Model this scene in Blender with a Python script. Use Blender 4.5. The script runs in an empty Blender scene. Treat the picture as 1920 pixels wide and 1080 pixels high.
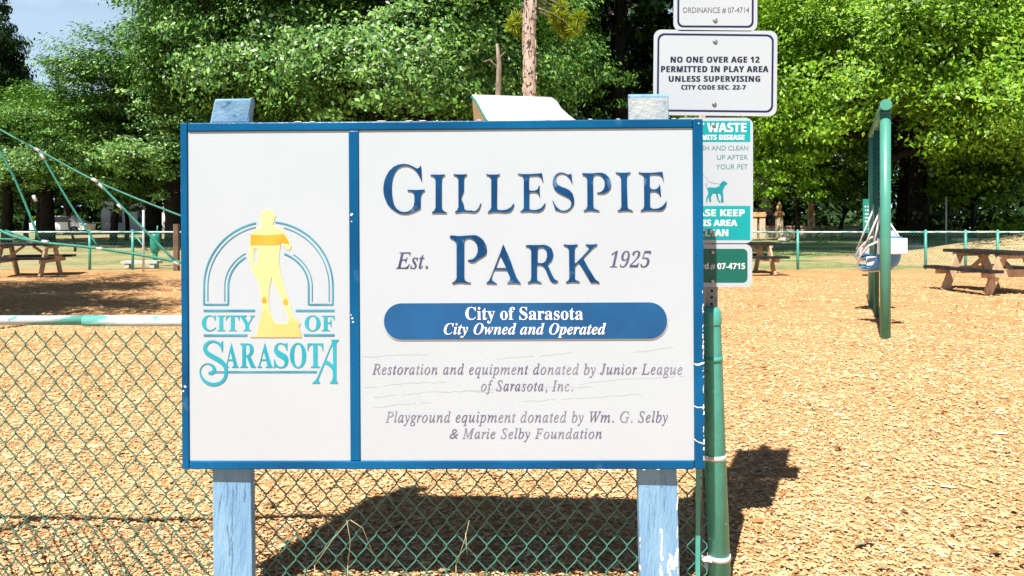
import bpy, math, random
import numpy as np
from mathutils import Matrix, Vector

# ------------------------------------------------------------------ camera, sky, sun, exposure
SC = bpy.context.scene
COL = SC.collection
EYE = 1.4            # camera height
F = 1387.0           # focal length in photo pixels (1920 wide)
CX, HY = 960.0, 407.0
cam = bpy.data.cameras.new('camera')
cam.sensor_width = 36.0
cam.lens = 36.0 * F / 1920.0
cam.shift_y = -(540.0 - HY) / 1920.0
cam.clip_start = 0.05
cam.clip_end = 2000
camo = bpy.data.objects.new('camera', cam)
camo.location = (0, 0, EYE)
camo.rotation_euler = (math.radians(90), 0, 0)
COL.objects.link(camo)
SC.camera = camo

SUN = Vector((-0.28, -0.61, 1.0)).normalized()
w = bpy.data.worlds.new('World')
SC.world = w
w.use_nodes = True
nt = w.node_tree
bg = nt.nodes['Background']
sky = nt.nodes.new('ShaderNodeTexSky')
sky.sky_type = 'NISHITA'
sky.sun_disc = False
sky.sun_elevation = math.asin(SUN.z)
sky.sun_rotation = math.atan2(SUN.x, SUN.y) % (2 * math.pi)
sky.air_density = 0.5
sky.dust_density = 0.3
# thin bright cloud drifting over the whole sky
_tc = nt.nodes.new('ShaderNodeTexCoord'); _mp = nt.nodes.new('ShaderNodeMapping'); _mp.inputs['Scale'].default_value = (1, 1, 2.6)
_n = nt.nodes.new('ShaderNodeTexNoise'); _n.inputs['Scale'].default_value = 3.2; _n.inputs['Detail'].default_value = 8
_r = nt.nodes.new('ShaderNodeMapRange'); _r.inputs[1].default_value = 0.52; _r.inputs[2].default_value = 0.66
_m = nt.nodes.new('ShaderNodeMix'); _m.data_type = 'RGBA'; _m.inputs[7].default_value = (9.5, 12.6, 15.0, 1)
nt.links.new(_tc.outputs['Generated'], _mp.inputs[0]); nt.links.new(_mp.outputs[0], _n.inputs[0]); nt.links.new(_n.outputs[0], _r.inputs[0])
_sx = nt.nodes.new('ShaderNodeSeparateXYZ'); nt.links.new(_tc.outputs['Generated'], _sx.inputs[0])
_h = nt.nodes.new('ShaderNodeMapRange'); _h.inputs[1].default_value = 0.48; _h.inputs[2].default_value = 0.22   # pale haze low in the sky
_x = nt.nodes.new('ShaderNodeMath'); _x.operation = 'MULTIPLY'; nt.links.new(_sx.outputs[2], _h.inputs[0])
_a = nt.nodes.new('ShaderNodeMapRange'); _a.inputs[1].default_value = 0.0; _a.inputs[2].default_value = 1.0; _a.inputs[3].default_value = 0.55; _a.inputs[4].default_value = 1.0
nt.links.new(_r.outputs[0], _a.inputs[0]); nt.links.new(_a.outputs[0], _x.inputs[0]); nt.links.new(_h.outputs[0], _x.inputs[1])
nt.links.new(_x.outputs[0], _m.inputs[0]); nt.links.new(sky.outputs[0], _m.inputs[6]); nt.links.new(_m.outputs[2], bg.inputs[0])
bg.inputs[1].default_value = 0.05
sun = bpy.data.lights.new('sun', 'SUN')
sun.energy = 5.0
sun.angle = math.radians(0.5)
sun.color = (1.0, 0.965, 0.92)
suno = bpy.data.objects.new('sun', sun)
suno.rotation_euler = SUN.to_track_quat('Z', 'Y').to_euler()
suno.location = (-10, -20, 30)
COL.objects.link(suno)
SC.view_settings.view_transform = 'Standard'
SC.view_settings.look = 'None'
SC.view_settings.exposure = 0.91
SC.view_settings.gamma = 1.0
SC.view_settings.use_curve_mapping = False
SC.cycles.max_bounces = 8
SC.cycles.diffuse_bounces = 1
SC.cycles.transparent_max_bounces = 8

rnd = random.Random(7)


def at(px, py, Y):
    """world point at depth Y seen at photo pixel (px, py)"""
    return Vector(((px - CX) * Y / F, Y, EYE - (py - HY) * Y / F))


# ------------------------------------------------------------------ materials
def mat(name, c1, c2=None, scale=8.0, rough=0.6, bump=0.0, bscale=None, spec=0.5, metal=0.0,
        detail=4.0, contrast=(0.35, 0.65), stretch=None, c3=None, scale3=30.0, thr3=(0.62, 0.66), coord='Object'):
    m = bpy.data.materials.new(name)
    m.use_nodes = True
    n, l = m.node_tree.nodes, m.node_tree.links
    b = n['Principled BSDF']
    b.inputs['Roughness'].default_value = rough
    b.inputs['Specular IOR Level'].default_value = spec
    b.inputs['Metallic'].default_value = metal
    tc = n.new('ShaderNodeTexCoord')
    mp = n.new('ShaderNodeMapping')
    l.new(tc.outputs[coord], mp.inputs[0])
    if stretch:
        mp.inputs['Scale'].default_value = stretch
    if c2 is None:
        b.inputs['Base Color'].default_value = (*c1, 1)
        col = None
    else:
        no = n.new('ShaderNodeTexNoise')
        no.inputs['Scale'].default_value = scale
        no.inputs['Detail'].default_value = detail
        l.new(mp.outputs[0], no.inputs[0])
        mr = n.new('ShaderNodeMapRange')
        mr.inputs[1].default_value, mr.inputs[2].default_value = contrast
        l.new(no.outputs[0], mr.inputs[0])
        mx = n.new('ShaderNodeMix')
        mx.data_type = 'RGBA'
        mx.inputs[6].default_value = (*c1, 1)
        mx.inputs[7].default_value = (*c2, 1)
        l.new(mr.outputs[0], mx.inputs[0])
        col = mx.outputs[2]
        if c3 is not None:
            n3 = n.new('ShaderNodeTexNoise')
            n3.inputs['Scale'].default_value = scale3
            n3.inputs['Detail'].default_value = 6
            l.new(mp.outputs[0], n3.inputs[0])
            r3 = n.new('ShaderNodeMapRange')
            r3.inputs[1].default_value, r3.inputs[2].default_value = thr3
            l.new(n3.outputs[0], r3.inputs[0])
            m3 = n.new('ShaderNodeMix')
            m3.data_type = 'RGBA'
            l.new(r3.outputs[0], m3.inputs[0])
            l.new(col, m3.inputs[6])
            m3.inputs[7].default_value = (*c3, 1)
            col = m3.outputs[2]
        l.new(col, b.inputs['Base Color'])
    if bump:
        nb = n.new('ShaderNodeTexNoise')
        nb.inputs['Scale'].default_value = bscale or scale * 3
        nb.inputs['Detail'].default_value = 5
        l.new(mp.outputs[0], nb.inputs[0])
        bp = n.new('ShaderNodeBump')
        bp.inputs['Strength'].default_value = bump
        bp.inputs['Distance'].default_value = 0.02
        l.new(nb.outputs[0], bp.inputs['Height'])
        l.new(bp.outputs[0], b.inputs['Normal'])
    return m


def island_mat(name, cols, rough=0.6, spec=0.3, transl=0.0, tcol=None):
    """colour drawn at random per loose piece"""
    m = bpy.data.materials.new(name)
    m.use_nodes = True
    n, l = m.node_tree.nodes, m.node_tree.links
    b = n['Principled BSDF']
    g = n.new('ShaderNodeNewGeometry')
    r = n.new('ShaderNodeValToRGB')
    e = r.color_ramp.elements
    while len(e) < len(cols):
        e.new(0.5)
    for i, c in enumerate(cols):
        e[i].position = i / (len(cols) - 1)
        e[i].color = (*c, 1)
    l.new(g.outputs['Random Per Island'], r.inputs[0])
    l.new(r.outputs[0], b.inputs['Base Color'])
    b.inputs['Roughness'].default_value = rough
    b.inputs['Specular IOR Level'].default_value = spec
    if transl:
        t = n.new('ShaderNodeBsdfTranslucent')
        hs = n.new('ShaderNodeHueSaturation')
        hs.inputs['Saturation'].default_value = 1.2
        hs.inputs['Value'].default_value = 1.3
        l.new(r.outputs[0], hs.inputs['Color'])
        l.new(hs.outputs[0], t.inputs[0])
        ms = n.new('ShaderNodeMixShader')
        ms.inputs[0].default_value = transl
        l.new(b.outputs[0], ms.inputs[1])
        l.new(t.outputs[0], ms.inputs[2])
        l.new(ms.outputs[0], n['Material Output'].inputs[0])
    return m


BLUE = mat('blue_frame_paint', (0.001, 0.058, 0.155), (0.002, 0.10, 0.24), 2.2, 0.30, 0.08, 60, 0.16,
           c3=(0.05, 0.16, 0.29), scale3=9, thr3=(0.66, 0.80))
WHITE = mat('white_sign_panel', (0.415, 0.457, 0.492), (0.405, 0.447, 0.482), 3, 0.30, 0.03, 90, 0.35)
LETTER = mat('blue_letter_paint', (0.0006, 0.030, 0.105), (0.0015, 0.055, 0.16), 9, 0.25, 0.1, 120, 0.3,
             c3=(0.10, 0.20, 0.33), scale3=14, thr3=(0.62, 0.74))  # pale noise patches paint in both weathering and reflected cloud
PILL = mat('blue_plaque_paint', (0.0008, 0.06, 0.18), (0.0015, 0.085, 0.24), 5, 0.12, 0.0, None, 0.6)
INK = mat('faded_ink', (0.035, 0.028, 0.10), (0.12, 0.11, 0.19), 7, 0.5, contrast=(0.40, 0.66))
INK2 = mat('faded_ink_pale', (0.09, 0.08, 0.15), (0.25, 0.24, 0.31), 8, 0.5, contrast=(0.36, 0.66))
AQUA = mat('aqua_paint', (0.004, 0.26, 0.34), (0.03, 0.34, 0.41), 6, 0.35)
AQUALINE = mat('aqua_line_paint', (0.02, 0.19, 0.29), (0.05, 0.27, 0.36), 12, 0.4)
YEL = mat('pale_yellow_paint', (0.60, 0.56, 0.27), (0.60, 0.51, 0.21), 6, 0.4)
YEL2 = mat('warm_yellow_paint', (0.62, 0.40, 0.12), (0.62, 0.46, 0.18), 9, 0.4)
ORANGE = mat('orange_paint', (0.62, 0.27, 0.012), (0.60, 0.34, 0.04), 14, 0.4)
POSTP = mat('weathered_blue_post', (0.15, 0.30, 0.47), (0.22, 0.39, 0.55), 6, 0.55, 0.4, 40, 0.3,
            stretch=(4, 4, 0.55), c3=(0.035, 0.13, 0.27), scale3=5, thr3=(0.66, 0.74))
ENDG = mat('weathered_post_end', (0.29, 0.35, 0.38), (0.40, 0.43, 0.43), 14, 0.7, 0.3, 60, 0.2,
           c3=(0.15, 0.25, 0.34), scale3=20, thr3=(0.60, 0.68))
ENDL = mat('weathered_shaded_head', (0.09, 0.20, 0.32), (0.17, 0.29, 0.41), 14, 0.7, 0.3, 60, 0.2,
           c3=(0.03, 0.10, 0.20), scale3=20, thr3=(0.60, 0.68))  # worn like the right head, but coloured darker to stand in for shading
PEEL = mat('bare_white_primer', (0.78, 0.78, 0.76), (0.62, 0.62, 0.58), 40, 0.7)
SIGNW = mat('white_sign_sheet', (0.425, 0.457, 0.49), (0.415, 0.447, 0.48), 5, 0.35)
NAVY = mat('navy_ink', (0.006, 0.003, 0.04), (0.012, 0.008, 0.07), 20, 0.4)
BLACKINK = mat('dark_ink', (0.006, 0.006, 0.02), (0.02, 0.02, 0.045), 20, 0.4)
GREYINK = mat('worn_grey_ink', (0.05, 0.045, 0.06), (0.12, 0.115, 0.13), 60, 0.5)
TEALB = mat('teal_sign_ink', (0.0, 0.27, 0.28), (0.0, 0.31, 0.32), 4, 0.35)
TEALT = mat('teal_letter_ink', (0.03, 0.17, 0.18), (0.08, 0.24, 0.25), 40, 0.4)
TEALD = mat('dog_ink', (0.0, 0.20, 0.23), (0.0, 0.24, 0.27), 20, 0.4)
GREENB = mat('dark_green_sign_ink', (0.0, 0.10, 0.072), (0.0, 0.12, 0.085), 4, 0.35)
WINK = mat('white_letter_ink', (0.76, 0.76, 0.76), (0.70, 0.70, 0.70), 30, 0.4)
BOLT = mat('bolt_steel', (0.40, 0.38, 0.36), (0.28, 0.27, 0.25), 60, 0.35, metal=0.8)
GALV = mat('dull_dark_steel', (0.16, 0.17, 0.18), (0.24, 0.25, 0.26), 20, 0.45, metal=0.5)
WIRE = mat('green_vinyl_wire', (0.035, 0.15, 0.115), (0.055, 0.20, 0.155), 18, 0.35, spec=0.6)
FPOST = mat('green_fence_paint', (0.055, 0.31, 0.24), (0.075, 0.36, 0.285), 9, 0.35, 0.05, 50, 0.5,
            c3=(0.66, 0.70, 0.68), scale3=34, thr3=(0.71, 0.73))
RAIL = mat('worn_green_rail', (0.11, 0.38, 0.32), (0.52, 0.60, 0.60), 9, 0.45, 0.1, 60, contrast=(0.42, 0.50),
           stretch=(0.45, 1.4, 1.4), c3=(0.16, 0.42, 0.36), scale3=30, thr3=(0.62, 0.66))
BAND = mat('white_band', (0.72, 0.74, 0.72), (0.6, 0.62, 0.6), 50, 0.5)
SWINGP = mat('mint_green_pipe', (0.06, 0.25, 0.18), (0.075, 0.29, 0.21), 5, 0.35)
DARKG = mat('dark_green_pipe', (0.015, 0.10, 0.08), (0.02, 0.13, 0.10), 5, 0.4)
CHAIN = mat('dark_blue_chain', (0.01, 0.02, 0.05), (0.03, 0.05, 0.09), 30, 0.4, metal=0.3)
SEATW = mat('white_seat_plastic', (0.74, 0.74, 0.76), (0.68, 0.68, 0.70), 8, 0.35)
SEATB = mat('blue_seat_plastic', (0.05, 0.25, 0.55), (0.04, 0.18, 0.46), 8, 0.35)
SEATR = mat('red_strap', (0.45, 0.06, 0.03), (0.5, 0.09, 0.04), 8, 0.4)
TTOP = mat('dark_table_plank', (0.010, 0.010, 0.014), (0.028, 0.026, 0.03), 8, 0.35, 0.3, 40, 0.3, stretch=(1, 4, 1))
TWOOD = mat('bare_table_timber', (0.62, 0.44, 0.28), (0.45, 0.26, 0.14), 5, 0.7, 0.3, 40, stretch=(5, 5, 1))
ROPE = mat('green_climbing_rope', (0.014, 0.15, 0.10), (0.025, 0.20, 0.135), 12, 0.5, 0.3, 120)
JOINT = mat('grey_joint_metal', (0.62, 0.65, 0.66), (0.5, 0.52, 0.54), 20, 0.35, metal=0.3)
ROOFM = mat('pale_roof_plastic', (0.66, 0.68, 0.67), (0.60, 0.63, 0.62), 4, 0.45, 0.1, 20)
MUT = None


def mulch_mat():
    m = bpy.data.materials.new('wood_chip_mulch')
    m.use_nodes = True
    n, l = m.node_tree.nodes, m.node_tree.links
    b = n['Principled BSDF']
    b.inputs['Roughness'].default_value = 0.85
    b.inputs['Specular IOR Level'].default_value = 0.15
    tc = n.new('ShaderNodeTexCoord')
    # three overlaid voronoi cells, stretched and turned, read as chips
    cols = []
    h = None
    for i, (sc_, rot) in enumerate(((26, 0.4), (34, 1.5), (45, 2.5))):
        mp = n.new('ShaderNodeMapping')
        mp.inputs['Rotation'].default_value = (0, 0, rot)
        mp.inputs['Scale'].default_value = (1.0, 2.8, 1.0)
        no = n.new('ShaderNodeTexNoise')
        no.inputs['Scale'].default_value = 5
        l.new(tc.outputs['Object'], no.inputs[0])
        ad = n.new('ShaderNodeVectorMath')
        ad.operation = 'MULTIPLY_ADD'
        ad.inputs[1].default_value = (0.15, 0.15, 0)
        l.new(no.outputs[1], ad.inputs[0])
        l.new(tc.outputs['Object'], ad.inputs[2])
        l.new(ad.outputs[0], mp.inputs[0])
        v = n.new('ShaderNodeTexVoronoi')
        v.inputs['Scale'].default_value = sc_
        l.new(mp.outputs[0], v.inputs[0])
        r = n.new('ShaderNodeValToRGB')
        e = r.color_ramp.elements
        for p, c in ((0.0, (0.38, 0.16, 0.055)), (0.25, (0.60, 0.32, 0.13)), (0.6, (0.69, 0.41, 0.19)), (1.0, (0.78, 0.54, 0.30))):
            if p in (0.0, 1.0):
                el = e[0] if p == 0 else e[-1]
            else:
                el = e.new(p)
            el.color = (*c, 1)
        sp = n.new('ShaderNodeSeparateColor')
        l.new(v.outputs['Color'], sp.inputs[0])
        l.new(sp.outputs[i], r.inputs[0])
        cols.append((r.outputs[0], v.outputs['Distance'], sp.outputs[(i + 1) % 3]))
    mx = n.new('ShaderNodeMix'); mx.data_type = 'RGBA'
    l.new(cols[0][2], mx.inputs[0]); l.new(cols[0][0], mx.inputs[6]); l.new(cols[1][0], mx.inputs[7])
    mx2 = n.new('ShaderNodeMix'); mx2.data_type = 'RGBA'
    mx2.inputs[0].default_value = 0.4
    l.new(mx.outputs[2], mx2.inputs[6]); l.new(cols[2][0], mx2.inputs[7])
    # large drifts of colour
    nl = n.new('ShaderNodeTexNoise'); nl.inputs['Scale'].default_value = 0.7; nl.inputs['Detail'].default_value = 5
    l.new(tc.outputs['Object'], nl.inputs[0])
    rl = n.new('ShaderNodeMapRange')
    rl.inputs[1].default_value, rl.inputs[2].default_value = 0.3, 0.7
    rl.inputs[3].default_value, rl.inputs[4].default_value = 0.0, 1.0
    l.new(nl.outputs[0], rl.inputs[0])
    mu = n.new('ShaderNodeMix'); mu.data_type = 'RGBA'; mu.blend_type = 'MULTIPLY'; mu.inputs[0].default_value = 1
    mc = n.new('ShaderNodeMix'); mc.data_type = 'RGBA'
    mc.inputs[6].default_value = (0.88, 0.76, 0.64, 1); mc.inputs[7].default_value = (1.05, 1.04, 1.02, 1)
    l.new(rl.outputs[0], mc.inputs[0])
    l.new(mx2.outputs[2], mu.inputs[6]); l.new(mc.outputs[2], mu.inputs[7])
    l.new(mu.outputs[2], b.inputs['Base Color'])
    bp = n.new('ShaderNodeBump'); bp.inputs['Strength'].default_value = 0.9; bp.inputs['Distance'].default_value = 0.02
    mm = n.new('ShaderNodeMath'); mm.operation = 'ADD'
    l.new(cols[0][1], mm.inputs[0]); l.new(cols[1][1], mm.inputs[1])
    iv = n.new('ShaderNodeMath'); iv.operation = 'MULTIPLY'; iv.inputs[1].default_value = -1
    l.new(mm.outputs[0], iv.inputs[0])
    l.new(iv.outputs[0], bp.inputs['Height'])
    l.new(bp.outputs[0], b.inputs['Normal'])
    return m


MULCH = mulch_mat()
CHIPS = island_mat('wood_chips', [(0.40, 0.17, 0.06), (0.63, 0.34, 0.145), (0.71, 0.44, 0.215), (0.73, 0.47, 0.235),
                                  (0.70, 0.38, 0.175), (0.77, 0.54, 0.30), (0.83, 0.65, 0.42)], 0.75, 0.2)
GRASSM = mat('dry_lawn', (0.36, 0.29, 0.15), (0.17, 0.22, 0.07), 0.35, 0.9, 0.6, 30, 0.1, contrast=(0.42, 0.62),
             c3=(0.42, 0.34, 0.18), scale3=3, thr3=(0.5, 0.7))
LAWN = mat('green_lawn', (0.20, 0.27, 0.09), (0.33, 0.35, 0.14), 0.8, 0.9, 0.5, 30, 0.1)
MOUNDM = mat('dry_grass_mound', (0.40, 0.29, 0.14), (0.30, 0.23, 0.11), 3, 0.9, 0.8, 25, 0.1, c3=(0.5, 0.4, 0.22), scale3=12,
             thr3=(0.5, 0.62))
STONE = mat('cream_stucco', (0.62, 0.50, 0.34), (0.52, 0.40, 0.26), 3, 0.85, 0.2, 20)
TERRA = mat('orange_terracotta', (0.66, 0.40, 0.18), (0.58, 0.32, 0.13), 5, 0.8)
PINKW = mat('pinkish_coping', (0.45, 0.25, 0.19), (0.52, 0.33, 0.25), 3, 0.85)
ROCK = mat('pale_limestone', (0.62, 0.60, 0.55), (0.45, 0.43, 0.38), 3, 0.85, 0.5, 12)
BARK = mat('oak_bark', (0.014, 0.011, 0.009), (0.035, 0.03, 0.025), 6, 0.9, 0.8, 20, 0.1, stretch=(2, 2, 0.5))
PBARK = mat('pine_bark', (0.36, 0.26, 0.20), (0.55, 0.44, 0.36), 5, 0.85, 1.0, 12, 0.1, stretch=(2, 2, 0.7),
            c3=(0.09, 0.055, 0.04), scale3=7, thr3=(0.56, 0.60))
DEADB = mat('dead_wood', (0.30, 0.24, 0.18), (0.14, 0.10, 0.07), 6, 0.9, 0.6, 20, stretch=(2, 2, 0.5))
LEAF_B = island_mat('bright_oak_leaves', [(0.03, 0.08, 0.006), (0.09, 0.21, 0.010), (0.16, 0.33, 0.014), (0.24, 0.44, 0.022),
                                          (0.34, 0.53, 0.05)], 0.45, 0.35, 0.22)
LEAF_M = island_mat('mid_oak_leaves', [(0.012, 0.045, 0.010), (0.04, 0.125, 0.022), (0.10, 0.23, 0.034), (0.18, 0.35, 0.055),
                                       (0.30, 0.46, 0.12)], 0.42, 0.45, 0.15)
LEAF_D = island_mat('shaded_oak_leaves', [(0.008, 0.025, 0.007), (0.014, 0.04, 0.010), (0.03, 0.06, 0.016), (0.05, 0.085, 0.03)], 0.8, 0.1, 0.1)  # back-row leaf colour darkened to stand in for the shade under the trees
NEEDLE = island_mat('pine_needles', [(0.16, 0.24, 0.015), (0.30, 0.38, 0.03), (0.45, 0.50, 0.06)], 0.5, 0.3, 0.3)
MOSSM = island_mat('grey_hanging_moss', [(0.16, 0.16, 0.11), (0.28, 0.27, 0.20)], 0.9, 0.1, 0.2)
HOUSEW = mat('pale_house_wall', (0.66, 0.64, 0.66), (0.58, 0.56, 0.58), 1, 0.8)
ROOFD = mat('grey_shingle', (0.12, 0.12, 0.13), (0.18, 0.17, 0.17), 8, 0.9)
GLASS = mat('dark_window_glass', (0.02, 0.03, 0.04), (0.03, 0.04, 0.05), 2, 0.1)
CARW = mat('white_car_paint', (0.72, 0.73, 0.75), None, rough=0.25)
TYRE = mat('tyre_rubber', (0.015, 0.015, 0.016), None, rough=0.8)
BINM = mat('green_bin_paint', (0.01, 0.20, 0.14), (0.015, 0.25, 0.18), 6, 0.4)
DWOOD = mat('dark_timber', (0.10, 0.06, 0.04), (0.17, 0.11, 0.07), 6, 0.85, stretch=(3, 3, 0.6))
STRAW = mat('dry_grass_blade', (0.45, 0.40, 0.24), (0.36, 0.34, 0.18), 10, 0.7)

# ------------------------------------------------------------------ object helpers
WM = {}


def tag(o, label=None, cat=None, group=None, kind=None):
    if label: o['label'] = label
    if cat: o['category'] = cat
    if group: o['group'] = group
    if kind: o['kind'] = kind
    return o


def link(name, data, parent=None, M=None):
    o = bpy.data.objects.new(name, data)
    M = M or Matrix.Identity(4)
    COL.objects.link(o)
    if parent is not None:
        o.parent = parent
        o.matrix_parent_inverse = WM[parent.name].inverted()
    o.matrix_basis = M
    WM[o.name] = M.copy()
    return o


def empty(name, loc=(0, 0, 0), rz=0.0):
    return link(name, None, None, Matrix.Translation(loc) @ Matrix.Rotation(rz, 4, 'Z'))


class MB:
    def __init__(s):
        s.v, s.f, s.sm = [], [], []

    def add(s, v, f, smooth=False):
        o = len(s.v)
        s.v += [tuple(p) for p in v]
        s.f += [tuple(i + o for i in q) for q in f]
        s.sm += [smooth] * len(f)

    def box(s, c, size, R=None, bev=0.0):
        hx, hy, hz = size[0] / 2, size[1] / 2, size[2] / 2
        vs = [Vector((x, y, z)) for x in (-hx, hx) for y in (-hy, hy) for z in (-hz, hz)]
        if R is not None:
            vs = [R @ q for q in vs]
        c = Vector(c)
        s.add([q + c for q in vs], [(0, 1, 3, 2), (4, 6, 7, 5), (0, 4, 5, 1), (2, 3, 7, 6), (0, 2, 6, 4), (1, 5, 7, 3)])

    def tube(s, pts, rad, n=8, caps=True, smooth=True):
        pts = [Vector(p) for p in pts]
        if not isinstance(rad, (list, tuple)):
            rad = [rad] * len(pts)
        vs, fs = [], []
        up = None
        for i, p in enumerate(pts):
            a = pts[max(i - 1, 0)]
            b = pts[min(i + 1, len(pts) - 1)]
            d = (b - a).normalized()
            if up is None:
                up = Vector((0, 0, 1)) if abs(d.z) < 0.9 else Vector((1, 0, 0))
            x = d.cross(up)
            if x.length < 1e-4:
                x = d.cross(Vector((0, 1, 0)))
            x.normalize()
            y = x.cross(d).normalized()
            up = y
            for k in range(n):
                t = 2 * math.pi * k / n
                vs.append(p + (x * math.cos(t) + y * math.sin(t)) * rad[i])
        for i in range(len(pts) - 1):
            for k in range(n):
                k2 = (k + 1) % n
                fs.append((i * n + k, i * n + k2, (i + 1) * n + k2, (i + 1) * n + k))
        s.add(vs, fs, smooth)
        if caps:
            o = len(s.v) - len(vs)
            s.f.append(tuple(o + k for k in reversed(range(n)))); s.sm.append(False)
            s.f.append(tuple(o + (len(pts) - 1) * n + k for k in range(n))); s.sm.append(False)

    def ball(s, c, r, n=10, sc=(1, 1, 1), lo=-1.0):
        c = Vector(c)
        rings = 6
        vs, fs = [], []
        for i in range(rings + 1):
            z = lo + (1 - lo) * i / rings
            z = max(-1, min(1, z))
            q = math.sqrt(max(0, 1 - z * z))
            for k in range(n):
                t = 2 * math.pi * k / n
                vs.append(c + Vector((q * math.cos(t) * r * sc[0], q * math.sin(t) * r * sc[1], z * r * sc[2])))
        for i in range(rings):
            for k in range(n):
                k2 = (k + 1) % n
                fs.append((i * n + k, i * n + k2, (i + 1) * n + k2, (i + 1) * n + k))
        s.add(vs, fs, True)

    def prism(s, pts, y0, y1):
        """outline in x,z extruded from y0 to y1 (convex or simple outline)"""
        n = len(pts)
        vs = [(x, y0, z) for x, z in pts] + [(x, y1, z) for x, z in pts]
        fs = [tuple(range(n)), tuple(range(2 * n - 1, n - 1, -1))]
        fs += [(i, i + n, (i + 1) % n + n, (i + 1) % n) for i in range(n)]
        s.add(vs, fs)

    def mesh(s, name, m):
        me = bpy.data.meshes.new(name)
        me.from_pydata(s.v, [], s.f)
        me.polygons.foreach_set('use_smooth', s.sm)
        me.materials.append(m)
        me.update()
        return me

    def build(s, name, m, parent=None, M=None, bevel=0.0):
        o = link(name, s.mesh(name, m), parent, M)
        if bevel:
            b = o.modifiers.new('bevel', 'BEVEL')
            b.width = bevel
            b.segments = 2
            b.limit_method = 'ANGLE'
        return o


def fast_mesh(name, V, faces_n, m, smooth=False):
    """V: (N*k,3) vertices, each k consecutive ones forming one face pattern; faces_n: list of index tuples per piece"""
    k = faces_n[0]
    pat = faces_n[1]
    N = len(V) // k
    me = bpy.data.meshes.new(name)
    me.vertices.add(len(V))
    me.vertices.foreach_set('co', np.asarray(V, np.float32).ravel())
    li, ls, cur = [], [], 0
    base = np.arange(N)[:, None] * k
    flat = np.concatenate([np.array(p) for p in pat])
    loops = (base + flat[None, :]).ravel()
    sizes = np.array([len(p) for p in pat])
    starts1 = np.concatenate([[0], np.cumsum(sizes)[:-1]])
    starts = (np.arange(N)[:, None] * len(flat) + starts1[None, :]).ravel()
    me.loops.add(len(loops))
    me.loops.foreach_set('vertex_index', loops.astype(np.int32))
    me.polygons.add(len(starts))
    me.polygons.foreach_set('loop_start', starts.astype(np.int32))
    me.materials.append(m)
    me.update(calc_edges=True)
    return me


def catmull(pts, n=5):
    out = []
    P = [np.array(p, float) for p in pts]
    for i in range(len(P) - 1):
        p0, p1, p2, p3 = P[max(i - 1, 0)], P[i], P[i + 1], P[min(i + 2, len(P) - 1)]
        for k in range(n):
            t = k / n
            out.append(0.5 * ((2 * p1) + (-p0 + p2) * t + (2 * p0 - 5 * p1 + 4 * p2 - p3) * t * t + (-p0 + 3 * p1 - 3 * p2 + p3) * t ** 3))
    out.append(P[-1])
    return out


# ---- flat shapes and lettering laid on a plane (local x right, z up, -y towards the viewer)
def curve_to_mesh(cu, name):
    o = bpy.data.objects.new('tmp', cu)
    COL.objects.link(o)
    dg = bpy.context.evaluated_depsgraph_get()
    me = bpy.data.meshes.new_from_object(o.evaluated_get(dg))
    bpy.data.objects.remove(o)
    me.name = name
    return me


def shape_mesh(loops, thick, m, y0=0.0, name='shape'):
    """loops: lists of (u,v); filled with holes, thick towards -y starting at y0"""
    cu = bpy.data.curves.new('c', 'CURVE')
    cu.dimensions = '2D'
    cu.fill_mode = 'BOTH'
    cu.extrude = thick / 2
    for lp in loops:
        s = cu.splines.new('POLY')
        s.points.add(len(lp) - 1)
        for q, (u, v) in zip(s.points, lp):
            q.co = (u, v, 0, 1)
        s.use_cyclic_u = True
    me = curve_to_mesh(cu, name)
    bpy.data.curves.remove(cu)
    n = len(me.vertices)
    co = np.empty(n * 3, np.float32); me.vertices.foreach_get('co', co)
    co = co.reshape(-1, 3)
    out = np.stack([co[:, 0], y0 - thick / 2 - co[:, 2], co[:, 1]], 1)
    me.vertices.foreach_set('co', out.ravel())
    me.materials.clear(); me.materials.append(m)
    me.update()
    return me


def uni(s, up, lo, dg=None):
    r = ''
    for c in s:
        if 'A' <= c <= 'Z': r += chr(up + ord(c) - 65)
        elif 'a' <= c <= 'z': r += '\u210e' if (lo == 0x1D44E and c == 'h') else chr(lo + ord(c) - 97)
        elif dg and c.isdigit(): r += chr(dg + ord(c) - 48)
        else: r += c
    return r


STY = {'bold': lambda s: uni(s, 0x1D400, 0x1D41A, 0x1D7CE), 'ital': lambda s: uni(s, 0x1D434, 0x1D44E),
       'bi': lambda s: uni(s, 0x1D468, 0x1D482), 'sbold': lambda s: uni(s, 0x1D5D4, 0x1D5EE, 0x1D7EC), 'sans': lambda s: s}


def text_verts(body, style, shear=0.0, offset=0.0, space=1.0, word=1.0):
    cu = bpy.data.curves.new('t', 'FONT')
    cu.body = STY[style](body)
    cu.resolution_u = 3
    cu.shear = shear
    cu.offset = offset
    cu.space_character = space
    cu.space_word = word
    if not offset and style == 'sbold': cu.offset = 0.006
    cu.extrude = 0.5
    me = curve_to_mesh(cu, 'text')
    bpy.data.curves.remove(cu)
    co = np.empty(len(me.vertices) * 3, np.float32); me.vertices.foreach_get('co', co)
    return me, co.reshape(-1, 3)


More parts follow.
